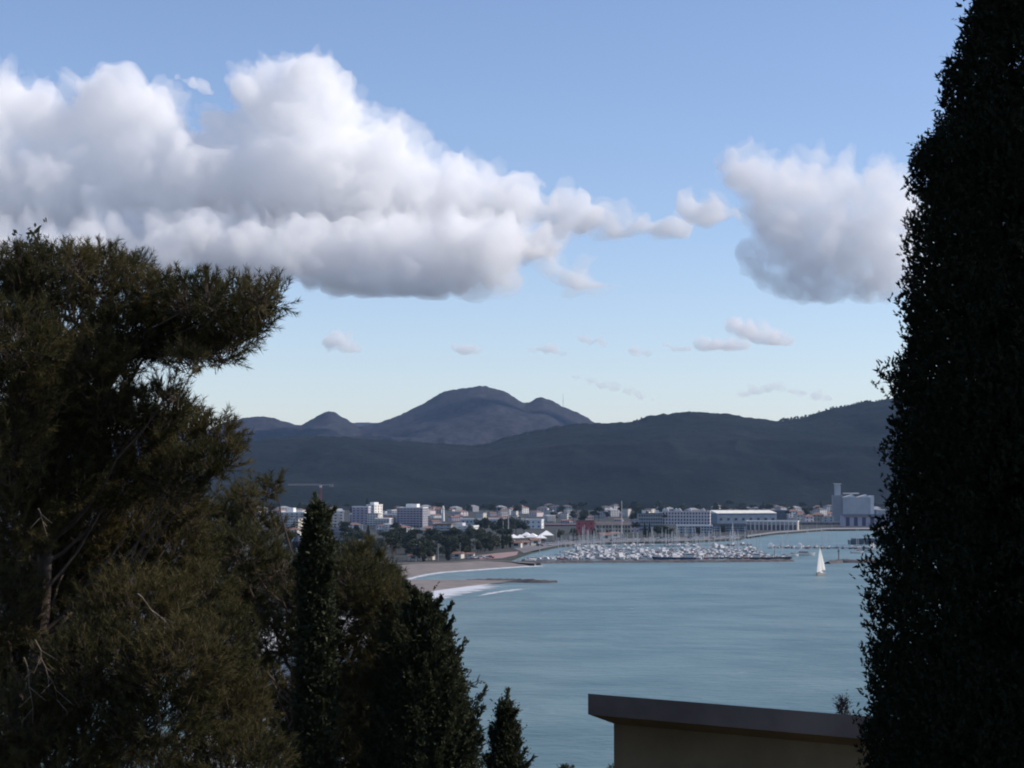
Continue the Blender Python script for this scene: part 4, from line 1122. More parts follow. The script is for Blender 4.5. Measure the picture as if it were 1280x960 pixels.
MB().box(-13, 11, -3.2, 3.2, 3.0, 4.2).build('hatch_cover', mat('hatch_steel', (0.09, 0.10, 0.13), 0.6), r)

# the sailing boat under way
g = G(1025, 718.8)
r = thing('sailboat', 'white sailing boat under full sail in the open bay', 'sailboat', (g.x, g.y, 0), R(-118))
r.scale = (1.12, 1.12, 1.12)
link('hull', hull_mesh(9.2, 2.9, 0.85, mat('pale_grey_hull', (0.30, 0.27, 0.25), 0.4), draft=0.4), r)
MB().prism([(-1.6, .86), (1.8, .9), (1.4, 1.3), (-1.5, 1.4)], -.8, .8, 'y').build('cabin', GEL, r)
MB().bar((.7, 0, .8), (.7, 0, 12.1), .08, .05, 6).build('mast', ALLOY, r)
MB().bar((.7, 0, 1.9), (-3.7, 1.1, 1.9), .07, n=6).build('boom', ALLOY, r)
SAIL = foliage_mat('sailcloth', (0.84, 0.82, 0.78), (0.84, 0.82, 0.78), 0.35, 0.7, 0.2)
def sail(name, pk, tk, cl, belly, thick=0.03):
    n = 9; V = []
    for s in (0, 1):
        for i in range(n):
            t = i / (n - 1)
            a = Vector(tk).lerp(Vector(pk), t); c = Vector(cl).lerp(Vector(pk), t)
            c += Vector((-0.6 * math.sin(math.pi * t) * (1 if name == 'mainsail' else .1), 0, 0))
            for j in range(6):
                u = j / 5
                p = a.lerp(c, u); p.y += belly * math.sin(math.pi * u) * (1 - t * .6) + s * thick
                V.append(tuple(p))
    Fq = []
    for s in (0, 1):
        for i in range(n - 1):
            for j in range(5):
                q = s * n * 6 + i * 6 + j; Fq.append((q, q + 1, q + 7, q + 6))
    m_ = n * 6
    for i in range(n - 1): Fq += [(i * 6, i * 6 + 6, m_ + i * 6 + 6, m_ + i * 6), (i * 6 + 5, i * 6 + 11, m_ + i * 6 + 11, m_ + i * 6 + 5)]
    for j in range(5): Fq.append((j, j + 1, m_ + j + 1, m_ + j))
    MB().add(V, Fq).build(name, SAIL, r)
sail('mainsail', (.62, 0, 11.9), (.62, 0, 2.0), (-3.6, 1.1, 2.0), .55)
sail('jib', (.8, 0, 10.9), (4.3, 0, 1.3), (.5, .9, 1.6), .5)
MB().box(-.9, -.5, -.1, .1, .8, 1.6).build('tiller', WOOD, r)

# ================================================================== NEAR TREES AND HOUSE
def unit(a): return a / np.maximum(np.linalg.norm(a, axis=-1, keepdims=True), 1e-9)

def brushes(p, d, L, K, nl, nw, splay, g, tint, droop=0.0, t0=0.1):
    """p,d: twig bases and directions; K needles along each twig -> triangles"""
    N = len(p)
    d = unit(d)
    a = unit(np.cross(d, np.where(np.abs(d[:, 2:3]) < .9, np.array([[0, 0, 1.0]]), np.array([[1.0, 0, 0]]))))
    b = np.cross(d, a)
    t = g.uniform(t0, 1.0, (N, K)); ph = g.uniform(0, 2 * np.pi, (N, K))
    sp = splay * g.uniform(.55, 1.25, (N, K))
    rad = a[:, None] * np.cos(ph)[..., None] + b[:, None] * np.sin(ph)[..., None]
    base = p[:, None] + d[:, None] * (t * L[:, None])[..., None]
    nd = unit(d[:, None] * np.cos(sp)[..., None] + rad * np.sin(sp)[..., None] + np.array([0, 0, -droop]))
    ln = nl * g.uniform(.6, 1.2, (N, K))[..., None]
    side = unit(np.cross(nd, g.normal(size=(N, K, 3)))) * (nw * g.uniform(.7, 1.3, (N, K)))[..., None] * .5
    V = np.stack([base - side, base + side, base + nd * ln], 2)
    tt = np.repeat(np.clip(tint[:, None] + g.normal(0, .1, (N, K)), 0, 1).reshape(-1), 3)
    return V.reshape(-1, 3), tt

def twig_tris(p, d, L, r):
    """thin three-sided stems"""
    d = unit(d); a = unit(np.cross(d, np.array([[.3, .5, .81]]))); b = np.cross(d, a)
    V = []
    for k in range(3):
        t0_, t1_ = 2 * np.pi * k / 3, 2 * np.pi * (k + 1) / 3
        q0 = p + (a * math.cos(t0_) + b * math.sin(t0_)) * r; q1 = p + (a * math.cos(t1_) + b * math.sin(t1_)) * r
        V.append(np.stack([q0, q1, p + d * L[:, None]], 1))
    return np.concatenate(V, 0).reshape(-1, 3)

def tris(V): return np.arange(len(V)).reshape(-1, 3)

PINE_NEEDLE = foliage_mat('pine_needles', (0.034, 0.036, 0.015), (0.110, 0.090, 0.037), 0.35, 0.65, 0.12)
OLIVE_NEEDLE = foliage_mat('olive_pine_needles', (0.034, 0.038, 0.016), (0.105, 0.090, 0.038), 0.35, 0.65, 0.12)
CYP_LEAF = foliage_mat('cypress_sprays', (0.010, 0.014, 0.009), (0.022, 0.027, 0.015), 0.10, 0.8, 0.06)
JUN_LEAF = foliage_mat('dark_conifer_sprays', (0.022, 0.030, 0.016), (0.065, 0.070, 0.032), 0.2, 0.65, 0.2)
PBARK = mat('pine_bark', (0.065, 0.048, 0.038), 0.95, 0.35, 6.0, bump=0.6)
TWIG = mat('brown_twig', (0.055, 0.040, 0.028), 0.95, 0.25, 6.0)
DEAD = mat('bare_twig', (0.17, 0.135, 0.11), 0.9, 0.2, 8.0)

def gz_at(x, y): return float(slope_z(np.array(x), np.array(y)))

def limb_path(a, b, n=7, sag=0.12, wob=0.12):
    a, b = Vector(a), Vector(b); L = (b - a).length
    out = []
    for i in range(n):
        t = i / (n - 1)
        p = a.lerp(b, t); p.z -= sag * L * math.sin(math.pi * t) * (1 - t)
        w = math.sin(math.pi * t) * wob * L * 0.3
        out.append(p + Vector((rng.normal() * w * .4, rng.normal() * w * .4, rng.normal() * w * .3)))
    out[0], out[-1] = a, b
    return out

def pine(label, foot, top, clumps, D, dspread, needle_m, twig_n, nl=0.105, group=None, up=0.75, dens=1.0, thick=0.24, notch=False):
    """a pine: trunk, one limb to each foliage pad, needles in brush-like twigs. clumps: (px, py, rx, ry) in photograph units at depth D"""
    g = np.random.default_rng(int(abs(foot[0]) * 100) + 5)
    base = Vector((foot[0], foot[1], gz_at(*foot) - 0.3))
    r = thing('pine_tree', label, 'tree', base, 0, group)
    tp = Vector(top)
    n = 12
    path = [base.lerp(tp, i / (n - 1)) + Vector((math.sin(i * .9) * .12, math.cos(i * .7) * .12, 0)) * (1 if 0 < i < n - 1 else 0) for i in range(n)]
    limbs = MB().tube([p - base for p in path], [thick * (1 - .85 * i / (n - 1)) for i in range(n)], 9)
    PB, PD, PL, PT = [], [], [], []
    for (px, py, rx, ry) in clumps:
        Dc = D + g.uniform(-dspread, dspread)
        c = np.array(P(px, py, Dc)); s = Dc / F
        RX, RZ = rx * s, ry * s; RY = (RX + RZ) * .5
        # limb from the trunk, lower than the pad
        zt = np.clip(c[2] - abs(c[0] - base.x) * .6 - .8 - g.uniform(0, .8), base.z + 1.5, tp.z - .3)
        k = (zt - base.z) / (tp.z - base.z); st = base.lerp(tp, float(k))
        lp_ = limb_path(st, c, 7)
        if notch and px > 190 and py < 470:
            w = P(150 + g.uniform(-20, 30), 445 + g.uniform(-15, 10), D)
            lp_ = limb_path(base.lerp(tp, .80), w, 4) + limb_path(w, c, 4, .02, .06)[1:]
        limbs.tube([p - base for p in lp_], [max(.008, thick * .12 * (1 - .8 * i / 6)) for i in range(7)], 5)
        N = max(16, int(twig_n * 12.0 * dens * (RX * RZ) / 0.25))
        d = g.normal(size=(N, 3)); d = unit(d)
        q = g.uniform(.15, 1.0, N) ** .55
        off = d * q[:, None] * np.array([RX, RY, RZ])
        p = c + off
        dirn = unit(off / np.array([RX, RY, RZ])) * .75 + np.array([0, 0, up]) + g.normal(0, .3, (N, 3))
        # secondary branchlets inside the pad
        for i in range(min(9, 3 + N // 60)):
            e = c + unit(g.normal(size=3)) * np.array([RX, RY, RZ]) * .8
            limbs.bar(Vector(c) - base, Vector(e) - base, .012, .005, 4)
        PB.append(p); PD.append(dirn); PL.append(g.uniform(.10, .27, N)); PT.append(np.clip(.42 + g.normal(0, .24) + g.normal(0, .18, N), 0, 1))
    PB, PD, PL, PT = np.concatenate(PB), np.concatenate(PD), np.concatenate(PL), np.concatenate(PT)
    V, tt = brushes(PB, PD, PL, 34, nl, 0.0095, .78, g, PT)
    link('crown', tri_mesh('crown', V - np.array(base), tris(V), needle_m, {'tint': tt}), r)
    W = twig_tris(PB - unit(PD) * .12, PD, PL + .14, .006)
    link('twigs', tri_mesh('twigs', W - np.array(base), tris(W), TWIG), r)
    limbs.build('trunk', PBARK, r)
    return r

# the tall pine filling the near corner
D_P = 21.0
clumps = [(285, 426, 34, 22), (250, 440, 30, 18), (205, 440, 30, 18), (60, 450, 50, 40), (20, 500, 60, 40), (70, 530, 50, 40), (30, 560, 50, 40), (45, 352, 45, 40), (-5, 372, 55, 55), (120, 352, 42, 42), (95, 330, 16, 20), (163, 352, 26, 30), (190, 375, 30, 34), (232, 372, 26, 30), (215, 400, 45, 34), (262, 372, 22, 24), (295, 378, 30, 26), (325, 374, 18, 20), (346, 372, 9, 15),
          (300, 405, 40, 26), (255, 418, 46, 30), (322, 398, 20, 18), (270, 442, 34, 18), (95, 405, 65, 45), (160, 420, 60, 40), (20, 430, 60, 50), (110, 455, 55, 32), (60, 480, 70, 45), (150, 452, 30, 22), (235, 455, 18, 14),
          (212, 492, 18, 15), (130, 500, 55, 32), (185, 515, 50, 24), (228, 528, 28, 20), (70, 530, 80, 45), (150, 548, 70, 38), (225, 555, 45, 30), (272, 548, 26, 22), (288, 575, 16, 16), (10, 560, 50, 60), (255, 580, 32, 22),
          (60, 600, 80, 45), (150, 600, 70, 40), (218, 600, 40, 34), (20, 650, 60, 50), (105, 655, 75, 45), (185, 645, 60, 40), (240, 640, 30, 26), (50, 710, 75, 50), (135, 705, 70, 45), (215, 695, 60, 45),
          (-10, 760, 60, 60), (85, 770, 75, 50), (170, 765, 75, 50), (240, 755, 50, 45), (30, 840, 80, 55), (125, 835, 80, 50), (215, 830, 70, 50), (270, 810, 45, 45), (20, 910, 80, 55), (110, 905, 80, 50), (200, 900, 75, 50), (285, 890, 55, 55), (60, 965, 90, 40), (180, 965, 90, 40), (300, 960, 70, 40)]
pine('big dark olive pine with brushy upturned twigs, filling the near corner of the view', (-5.6, D_P), P(40, 330, D_P), clumps, D_P, 1.9, PINE_NEEDLE, 27, notch=True)
# a second, olive-brown pine lower down
D_Q = 28.0
clumps2 = [(480, 726, 20, 18), (486, 752, 24, 24), (500, 775, 18, 20), (290, 640, 22, 22), (310, 628, 16, 18), (330, 615, 17, 12), (342, 606, 10, 9), (275, 660, 30, 26), (318, 655, 22, 20), (300, 690, 45, 30), (345, 668, 14, 14), (262, 705, 40, 30), (345, 715, 28, 26), (330, 745, 50, 34), (410, 712, 30, 26), (438, 735, 38, 32), (455, 700, 26, 20), (465, 722, 24, 26), (395, 745, 40, 30),
           (285, 770, 50, 36), (330, 800, 45, 32), (430, 775, 45, 34), (468, 765, 26, 34), (300, 850, 55, 40), (420, 830, 48, 40), (400, 880, 60, 40), (330, 905, 60, 45), (450, 880, 50, 45), (410, 940, 75, 40), (480, 830, 26, 36), (470, 930, 50, 40), (385, 800, 30, 30)]
pine('olive-brown pine growing lower on the slope between the big pine and the dark conifers', (-4.1, D_Q), P(375, 690, D_Q), clumps2, D_Q, 1.6, OLIVE_NEEDLE, 22, nl=.12, up=.5)

def cypress(label, foot, H_, prof, seed, sprays, size, leaf_m, bump=.16, group=None, K=9, lean=(0, 0), name='cypress_tree', gaps=0.0, tufts=0, plumes=0, out=.5, inner=.25, spraylen=(.05, .13), bunch=.07, detail=None):
    """columnar conifer: prof = [(height fraction, radius m)], upright sprays over a lumpy column"""
    g = np.random.default_rng(seed)
    z0 = gz_at(*foot) - .2
    base = np.array([foot[0], foot[1], z0])
    r = thing(name, label, 'tree', tuple(base), 0, group)
    br = MB().tube([(0, 0, -.2), (.03, .02, H_ * .3), (lean[0] * .6, lean[1] * .6, H_ * .65), (lean[0], lean[1], H_ * .97)], [H_ * .016, H_ * .012, H_ * .006, .01], 8)
    hf = np.array([a for a, _ in prof]); rf = np.array([b for _, b in prof])
    dens = np.maximum(rf, .15)
    hs = np.linspace(hf[0], hf[-1], 400); cdf = np.cumsum(np.interp(hs, hf, dens) ** 1.1); cdf /= cdf[-1]
    h = np.interp(g.random(sprays), cdf, hs)
    th = g.uniform(0, 2 * np.pi, sprays)
    lump = fbm(th * 1.6 + 40, h * H_ * .9, 4, seed) * 2 * bump + fbm(th * 5 + 40, h * H_ * 3.2, 3, seed + 8) * bump * .6
    rr = np.interp(h, hf, rf) * (1 + lump)
    if detail is not None: rr = rr + np.interp(h, detail[0], detail[1]) * np.clip(-np.cos(th) * 1.4, -.2, 1)
    q = np.where(g.random(sprays) < inner, g.uniform(.1, .85, sprays), g.uniform(.78, 1.03, sprays))
    keep = np.ones(sprays, bool)
    if gaps:
        hole = fbm(th * 2.2 + 90, h * H_ * 1.3, 3, seed + 30)
        keep = hole < .18 - gaps * .35 + .3 * (h < .5)
    lx, ly = lean[0] * h ** 1.5, lean[1] * h ** 1.5
    p = np.stack([np.cos(th) * rr * q + lx, np.sin(th) * rr * q + ly, h * H_], -1)
    nb = max(60, sprays // 22)
    bi = g.integers(0, nb, sprays)
    p = np.where((q > .8)[:, None] & (g.random(sprays) < .85)[:, None], p[bi] + np.clip(g.normal(0, 1, (sprays, 3)), -1.4, 1.4) * bunch * np.array([1, 1, 1.25]), p)
    d = np.stack([np.cos(th) * out, np.sin(th) * out, np.full(sprays, .85)], -1) + g.normal(0, .28, (sprays, 3))
    tint = np.clip(.4 + 1.2 * fbm(th * 3, h * H_ * 2, 3, seed + 3) + g.normal(0, .15, sprays), 0, 1)
    p, d, tint = p[keep], d[keep], tint[keep]
    L = g.uniform(*spraylen, len(p))
    V, tt = brushes(p, d, L, K, size, size * .5, .7, g, tint)
    Vs, ts = [V], [tt]
    # coarser leaf fill inside the column, added to block light coming through
    ni = int(sprays * 1.1)
    hi = np.interp(g.random(ni), cdf, hs); ti = g.uniform(0, 2 * np.pi, ni)
    ri = np.interp(hi, hf, rf) * g.uniform(.05, .93, ni) ** .6 * (1 + fbm(ti * 1.6 + 40, hi * H_ * .9, 4, seed) * 2 * bump)
    if detail is not None: ri = ri + np.interp(hi, detail[0], detail[1]) * np.clip(-np.cos(ti) * 1.4, -.2, 1) * (ri / np.interp(hi, hf, rf))
    ki = np.ones(ni, bool)
    if gaps: ki = fbm(ti * 2.2 + 90, hi * H_ * 1.3, 3, seed + 30) < .24 - gaps * .35 + .3 * (hi < .5)
    pi_ = np.stack([np.cos(ti) * ri + lean[0] * hi ** 1.5, np.sin(ti) * ri + lean[1] * hi ** 1.5, hi * H_], -1)[ki]
    di = np.stack([np.cos(ti) * .4, np.sin(ti) * .4, np.full(ni, .8)], -1)[ki] + g.normal(0, .4, (len(pi_), 3))
    V3, t3 = brushes(pi_, di, g.uniform(.08, .2, len(pi_)), 6, size * 1.7, size * .95, .8, g, np.clip(.35 + g.normal(0, .15, len(pi_)), 0, 1))
    Vs.append(V3); ts.append(t3)
    if tufts:
        # pointed shoots standing out from the column, each a small plume
        ht = np.interp(g.random(tufts), cdf, hs); at = g.uniform(0, 2 * np.pi, tufts)
        rt = np.interp(ht, hf, rf)
        b0 = np.stack([np.cos(at) * rt * .82 + lean[0] * ht ** 1.5, np.sin(at) * rt * .82 + lean[1] * ht ** 1.5, ht * H_], -1)
        dt = unit(np.stack([np.cos(at) * out * 1.3, np.sin(at) * out * 1.3, np.full(tufts, 1.0)], -1) + g.normal(0, .2, (tufts, 3)))
        LT = g.uniform(.22, .5, tufts) * np.clip(rt / .5, .3, 1)
        m = 22
        t = np.tile(np.linspace(0, 1, m), (tufts, 1))
        wid = .12 * (1 - t) ** .7 * np.clip(rt / .5, .4, 1)[:, None]
        pp = b0[:, None] + dt[:, None] * (t * LT[:, None])[..., None] + g.normal(0, 1, (tufts, m, 3)) * wid[..., None] * .55
        dd = np.repeat(dt[:, None], m, 1) + g.normal(0, .35, (tufts, m, 3))
        V2, t2 = brushes(pp.reshape(-1, 3), dd.reshape(-1, 3), g.uniform(.06, .14, tufts * m), K, size * .9, size * .4, .55, g, np.repeat(np.clip(.45 + g.normal(0, .2, tufts), 0, 1), m))
        Vs.append(V2); ts.append(t2)
    if plumes:
        hp = np.interp(g.random(plumes), cdf, hs); ap = g.uniform(0, 2 * np.pi, plumes)
        hp[:plumes // 12] = hf[-1] * g.uniform(.9, .99, plumes // 12)
        rp = np.interp(hp, hf, rf)
        b0 = np.stack([np.cos(ap) * rp * .72, np.sin(ap) * rp * .72, hp * H_], -1)
        dt = unit(np.stack([np.cos(ap) * .62, np.sin(ap) * .62, np.full(plumes, 1.0)], -1) + g.normal(0, .14, (plumes, 3)))
        LT = g.uniform(.45, .95, plumes) * np.clip(rp / .55, .35, 1)
        m = 90
        t = g.random((plumes, m)) ** .9
        wid = .155 * (1 - t) ** .75 * np.clip(rp / .55, .4, 1)[:, None]
        pp = b0[:, None] + dt[:, None] * (t * LT[:, None])[..., None] + unit(g.normal(0, 1, (plumes, m, 3))) * (wid * g.random((plumes, m)) ** .5)[..., None]
        dd = np.repeat(dt[:, None], m, 1) + g.normal(0, .3, (plumes, m, 3))
        V4, t4 = brushes(pp.reshape(-1, 3), dd.reshape(-1, 3), g.uniform(.04, .1, plumes * m), 8, size * .9, size * .45, .55, g, np.repeat(np.clip(.5 + g.normal(0, .22, plumes), 0, 1), m))
        Vs.append(V4); ts.append(t4)
    V = np.concatenate(Vs); tt = np.concatenate(ts)
    link('crown', tri_mesh('crown', V, tris(V), leaf_m, {'tint': tt}), r)
    # a few inner branches seen through the gaps
    for k in range(26):
        hh = g.uniform(.15, .9); a = g.uniform(0, 6.28); rad = float(np.interp(hh, hf, rf)) * .62
        br.tube([(lean[0] * hh ** 1.5, lean[1] * hh ** 1.5, hh * H_ - .5), (math.cos(a) * rad * .5, math.sin(a) * rad * .5, hh * H_), (math.cos(a) * rad, math.sin(a) * rad, hh * H_ + .8)], [.03, .02, .008], 5)
    br.build('trunk', PBARK, r)
    return r

# the black cypress column closing the view
D_C = 15.0; s = D_C / F
XC = ray(1312, 600)[0] * D_C; zc0 = gz_at(XC, D_C) - .2
def frac(py, H_): return (P(1312, py, D_C).z - zc0) / H_
H_C = P(1312, -420, D_C).z - zc0
prof_px = [(-400, 8), (-250, 50), (-100, 84), (0, 97), (60, 110), (110, 124), (150, 138), (200, 150), (240, 160), (290, 164), (340, 172), (400, 182), (450, 192), (480, 202), (560, 204), (640, 210), (720, 222), (800, 226), (880, 224), (960, 226), (1100, 226), (1400, 200), (1700, 120)]
prof = sorted((frac(py, H_C), w * s * .96) for py, w in prof_px)
edge = [(-60, 1244), (0, 1224), (50, 1211), (90, 1193), (115, 1184), (150, 1188), (168, 1178), (185, 1151), (212, 1143), (240, 1148), (262, 1153), (285, 1141), (312, 1138), (350, 1132), (380, 1128), (430, 1132), (452, 1130), (464, 1110), (482, 1103), (510, 1108), (560, 1110), (610, 1113), (642, 1110), (662, 1098), (690, 1091), (718, 1079), (748, 1078), (772, 1088), (850, 1086), (900, 1083), (960, 1078), (1050, 1080)]
det = sorted((frac(py, H_C), (1312 - x - 5 - float(np.interp(py, [a for a, _ in prof_px], [w for _, w in prof_px])) * .96) * s) for py, x in edge)
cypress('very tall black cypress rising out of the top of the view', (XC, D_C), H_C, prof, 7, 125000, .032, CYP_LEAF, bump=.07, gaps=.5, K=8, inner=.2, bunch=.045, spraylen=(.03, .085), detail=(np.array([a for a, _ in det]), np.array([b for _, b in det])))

# the narrow cypress spire among the pines
D_S = 25.5; s = D_S / F; XS = ray(396, 600)[0] * D_S; z0 = gz_at(XS, D_S) - .2; H_S = P(396, 640, D_S).z - z0
pp = [(640, 2), (650, 11), (665, 19), (700, 26), (760, 30), (820, 33), (880, 36), (960, 38), (1150, 36), (1350, 20)]
cypress('slender dark cypress spire standing among the pines', (XS, D_S), H_S, sorted(((P(396, a, D_S).z - z0) / H_S, w * s * .52) for a, w in pp), 12, 12000, .05, JUN_LEAF, bump=.3, K=9, plumes=70)
# dark conifers with pointed shoots
def conifer(label, cx, D, pts, seed, n, tufts, lean=(0, 0), size=.048, bump=.34, leaf=JUN_LEAF, plumes=0):
    s = D / F; X = ray(cx, 600)[0] * D; z0 = gz_at(X, D) - .2
    y0 = pts[0][0]; H_ = P(cx, y0, D).z - z0
    return cypress(label, (X, D), H_, sorted(((P(cx, a, D).z - z0) / H_, w * s) for a, w in pts), seed, n, size, leaf, bump=bump, K=9, tufts=tufts, plumes=plumes, lean=lean, out=.65, spraylen=(.08, .24))
conifer('broad dark conifer with ragged pointed shoots against the water', 528, 26.0, [(752, 4), (772, 18), (800, 30), (840, 42), (880, 50), (920, 58), (960, 62), (1100, 66), (1300, 40)], 21, 24000, 200, plumes=210)
conifer('dark conifer with a narrow ragged top beside the olive-brown pine', 502, 29.5, [(742, 3), (758, 12), (785, 24), (815, 36), (870, 46), (960, 52), (1200, 50), (1350, 20)], 22, 18000, 150, plumes=150)
conifer('small dark conifer with a split tip, standing alone against the sea', 632, 30.0, [(884, 2), (894, 5), (905, 8), (925, 12), (945, 15), (975, 20), (1050, 26), (1250, 26), (1320, 14)], 23, 9000, 60, size=.04, plumes=90)
conifer('low conifer tip showing beside the house wall', 778, 36.0, [(962, 2), (968, 14), (980, 26), (1000, 36), (1100, 50), (1200, 30)], 24, 4200, 110)
conifer('tiny conifer tip just rising into the bottom of the view', 707, 38.0, [(964, 2), (970, 7), (980, 12), (1040, 24), (1150, 26), (1200, 12)], 25, 2600, 70)

# thin broadleaf tree peeping over the pine
def leafy_sprig_tree(label, px, D, tips, foot_dx=0.0):
    X = ray(px, 600)[0] * D + foot_dx; z0 = gz_at(X, D) - .2
    r = thing('broadleaf_tree', label, 'tree', (X, D, z0))
    g = np.random.default_rng(77)
    tb = MB(); fork = P(px, 420, D)
    b = Vector((X, D, z0))
    tb.tube([p - b for p in limb_path(b, fork, 8, 0, .05)], [.16 - .014 * i for i in range(8)], 7)
    LV, LT = [], []
    for tx, ty in tips:
        e = P(tx, ty, D + g.uniform(-.5, .5)); pth = limb_path(fork, e, 9, -.05, .1)
        tb.tube([p - b for p in pth], [.035 - .0036 * i for i in range(9)], 5)
        n = 90
        t = g.uniform(.45, 1.0, n)
        c = np.array([pth[min(7, int(a * 8))].lerp(pth[min(8, int(a * 8) + 1)], (a * 8) % 1.0) for a in t]) + g.normal(0, .075, (n, 3))
        a1 = unit(g.normal(size=(n, 3)) + np.array([0, 0, -.5])); a2 = unit(np.cross(a1, g.normal(size=(n, 3))))
        sz = g.uniform(.035, .06, n)[:, None]
        LV.append(np.stack([c, c + a1 * sz + a2 * sz * .5, c + a1 * sz * 2, c + a1 * sz - a2 * sz * .5], 1).reshape(-1, 3)); LT.append(np.repeat(np.clip(g.normal(.45, .2, n), 0, 1), 4))
    V = np.concatenate(LV)
    link('crown', tri_mesh('crown', V - np.array(b), np.arange(len(V)).reshape(-1, 4), JUN_LEAF, {'tint': np.concatenate(LT)}), r)
    tb.build('trunk', PBARK, r)
leafy_sprig_tree('thin broad-leaved tree whose bare-looking sprigs poke above the big pine', 38, 25.0, [(18, 298), (28, 312), (38, 300), (50, 282), (55, 300), (64, 310), (45, 320), (8, 335), (25, 335), (70, 330)])

# bare dead branches inside the pine
def dead_branch(label, pts, D):
    fine = [pts[0]]
    for (x0, y0), (x1, y1) in zip(pts[:-1], pts[1:]):
        fine += [(x0 + (x1 - x0) * .5 + rng.normal(0, 2.4), y0 + (y1 - y0) * .5 + rng.normal(0, 2.4)), (x1 + rng.normal(0, 1.0), y1)]
    pts = fine
    b = P(*pts[0], D)
    r = thing('dead_branch', label, 'branch', b, 0, 'bare dead branches in the pine')
    MB().tube([P(x, y, D + .08 * i) - b for i, (x, y) in enumerate(pts)], [.008 - .0008 * min(i, 8) for i in range(len(pts))], 5).build('stem', DEAD, r)
    mb = MB()
    for i in range(1, len(pts) - 1):
        x, y = pts[i]; mb.bar(P(x, y, D + .08 * i) - b, P(x + rng.uniform(-22, 22), y + rng.uniform(8, 22), D + .1) - b, .004, .0015, 4)
    mb.build('side_twig', DEAD, r)
dead_branch('pale bare twig hanging low in the big pine', [(44, 800), (52, 822), (62, 845), (70, 862), (82, 886)], 18.7)
dead_branch('shorter pale bare twig beside the hanging one in the big pine', [(30, 822), (36, 842), (38, 870), (41, 905)], 18.9)
dead_branch('pale slanting bare branch in the middle of the big pine', [(172, 742), (190, 762), (206, 776), (222, 792)], 18.8)
dead_branch('short pale bare stick high in the big pine', [(48, 636), (52, 646), (57, 658)], 18.8)

# pale pole and pale walls glimpsed through the branches
r = thing('lamp_post', 'thin white post glimpsed between the pine and the cypress spire', 'post', (ray(372, 600)[0] * 60, 60, gz_at(0, 60) - .2))
zt = P(372, 684, 60).z - (gz_at(0, 60) - .2)
MB().bar((0, 0, 0), (0, 0, zt), .05, .04, 8).build('pole', WHITE, r)
MB().lathe([(.16, zt), (.2, zt + .2), (.05, zt + .42)], 10).build('lantern', GLASS, r)
MB().bar((0, 0, 0), (0, 0, .5), .1, n=8).build('base', GREY, r)
X = ray(365, 600)[0] * 75; z0 = gz_at(X, 75)
r = thing('garden_house', 'white walled house glimpsed through gaps in the trees below', 'house', (X, 78, z0 - .5), R(10))
zz = P(365, 812, 75).z - z0 + .5
MB().box(-5, 3.6, -3, 3, 0, zz).build('wall', WHITE, r)
MB().prism([(-3.5, zz), (3.5, zz), (0, zz + 1.2)], -5.4, 4.0, 'x').build('roof', PALE, r)
for x in (-3, 0, 2.2): link('window', win_mesh(1.0, 1.2), r, (x, -3, zz - 2.0))

# ------------------------------------------------------------------ the near house
zh = 36.5
def at_z(px, py, z):
    dx, dz = ray(px, py); Y = (z - CAM_Z) / dz
    return Vector((dx * Y, Y, z))
A = at_z(735, 867, zh); B_ = at_z(1080, 895, zh)
e = Vector((B_.x - A.x, B_.y - A.y, 0)).normalized(); nrm = Vector((-e.y, e.x, 0))     # e along the eave, nrm away from the camera
ang = math.atan2(e.y, e.x)
r = thing('near_house', 'dark shaded house with a deep flat roof edge and coved eave below the cypress', 'house', A, ang)
th = A.z - P(735, 893, A.y).z
Lh, Dp = 11.5, 7.5
FASC = mat('dark_fascia', (0.19, 0.146, 0.122), 0.85, 0.22, 0.7, bump=0.15)
HWALL = mat('dull_ochre_render', (0.25, 0.185, 0.105), 0.9, 0.2, 0.7, bump=0.25)
in_x = (770 - 735) / F * A.y / math.cos(ang); in_x *= .30; cv = .20; fall = -.26
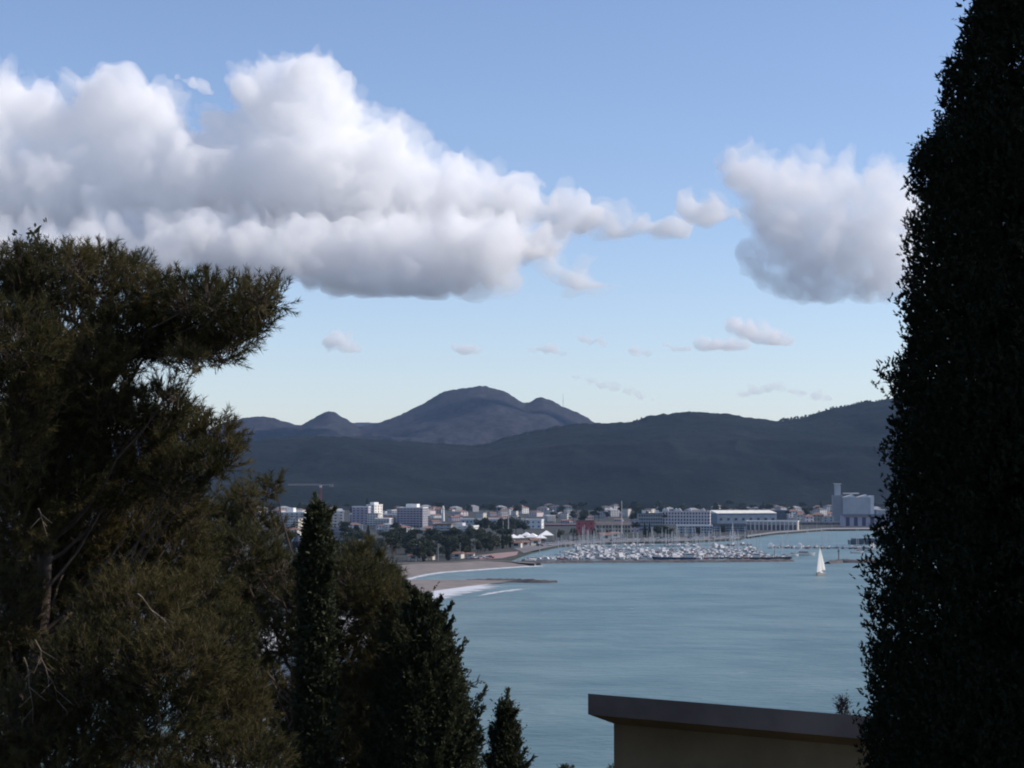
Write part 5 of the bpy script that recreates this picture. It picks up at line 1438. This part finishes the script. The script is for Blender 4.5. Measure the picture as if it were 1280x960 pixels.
# roof slab: high edge towards the camera, falling away from it
MB().prism([(0, 0), (0, -th), (Dp, -th + fall * Dp), (Dp, fall * Dp)], 0, Lh, 'x').build('fascia', FASC, r)
# coved underside between fascia and wall
hz = -th - .003
MB().add([(0.01, .01, hz), (Lh - .01, .01, hz), (Lh - .01, Dp, hz + fall * Dp), (.01, Dp, hz + fall * Dp), (in_x, .55, hz - cv), (Lh - in_x, .55, hz - cv), (Lh - in_x, Dp - .4, hz - cv + fall * Dp), (in_x, Dp - .4, hz - cv + fall * Dp)],
         [(0, 1, 5, 4), (1, 2, 6, 5), (2, 3, 7, 6), (3, 0, 4, 7), (0, 3, 2, 1), (4, 5, 6, 7)]).build('eave_cove', HWALL, r)
MB().prism([(.55, hz - cv - .002), (Dp - .4, hz - cv + fall * Dp - .06), (Dp - .4, -9.5), (.55, -9.5)], in_x, Lh - in_x, 'x').build('wall', HWALL, r)
for x in (2.2, 5.4, 8.6):
    w_ = MB().box(x - .6, x + .6, .49, .552, -3.4, -1.9).build('window', GLASS, r)
    MB().box(x - .72, x + .72, .42, .548, -3.52, -3.42).build('sill', FASC, w_)
# the little dark shrub top showing over the eave
conifer('tiny dark reddish shrub top poking above the house roof edge', 1050, 38.0, [(876, 1), (880, 3), (888, 4), (900, 5), (960, 8), (1080, 9), (1180, 5)], 31, 1400, 0, plumes=0, size=.03, bump=.8, leaf=foliage_mat('reddish_shrub', (0.020, 0.014, 0.014), (0.05, 0.03, 0.028), .1))

# low scrub covering the slope under the trees
g_ = np.random.default_rng(5)
nb = 900
bx, by = g_.uniform(-60, 60, nb), g_.uniform(8, 150, nb)
blobs_ = []
for x, y in zip(bx, by):
    if abs(x - 4.5) < 9 and 22 < y < 40: continue
    q = g_.uniform(.35, .95)
    blobs_.append((x, y, gz_at(x, y) + q * .3, q, q, q * .7))
V_, T_, t_ = leaf_blob(60000, blobs_, .09, seed=6)
tag(link('undergrowth', tri_mesh('undergrowth', V_, T_, JUN_LEAF, {'tint': t_})), kind='stuff')
for o in list(scene.objects):
    if o.get('label') == '': del o['label']
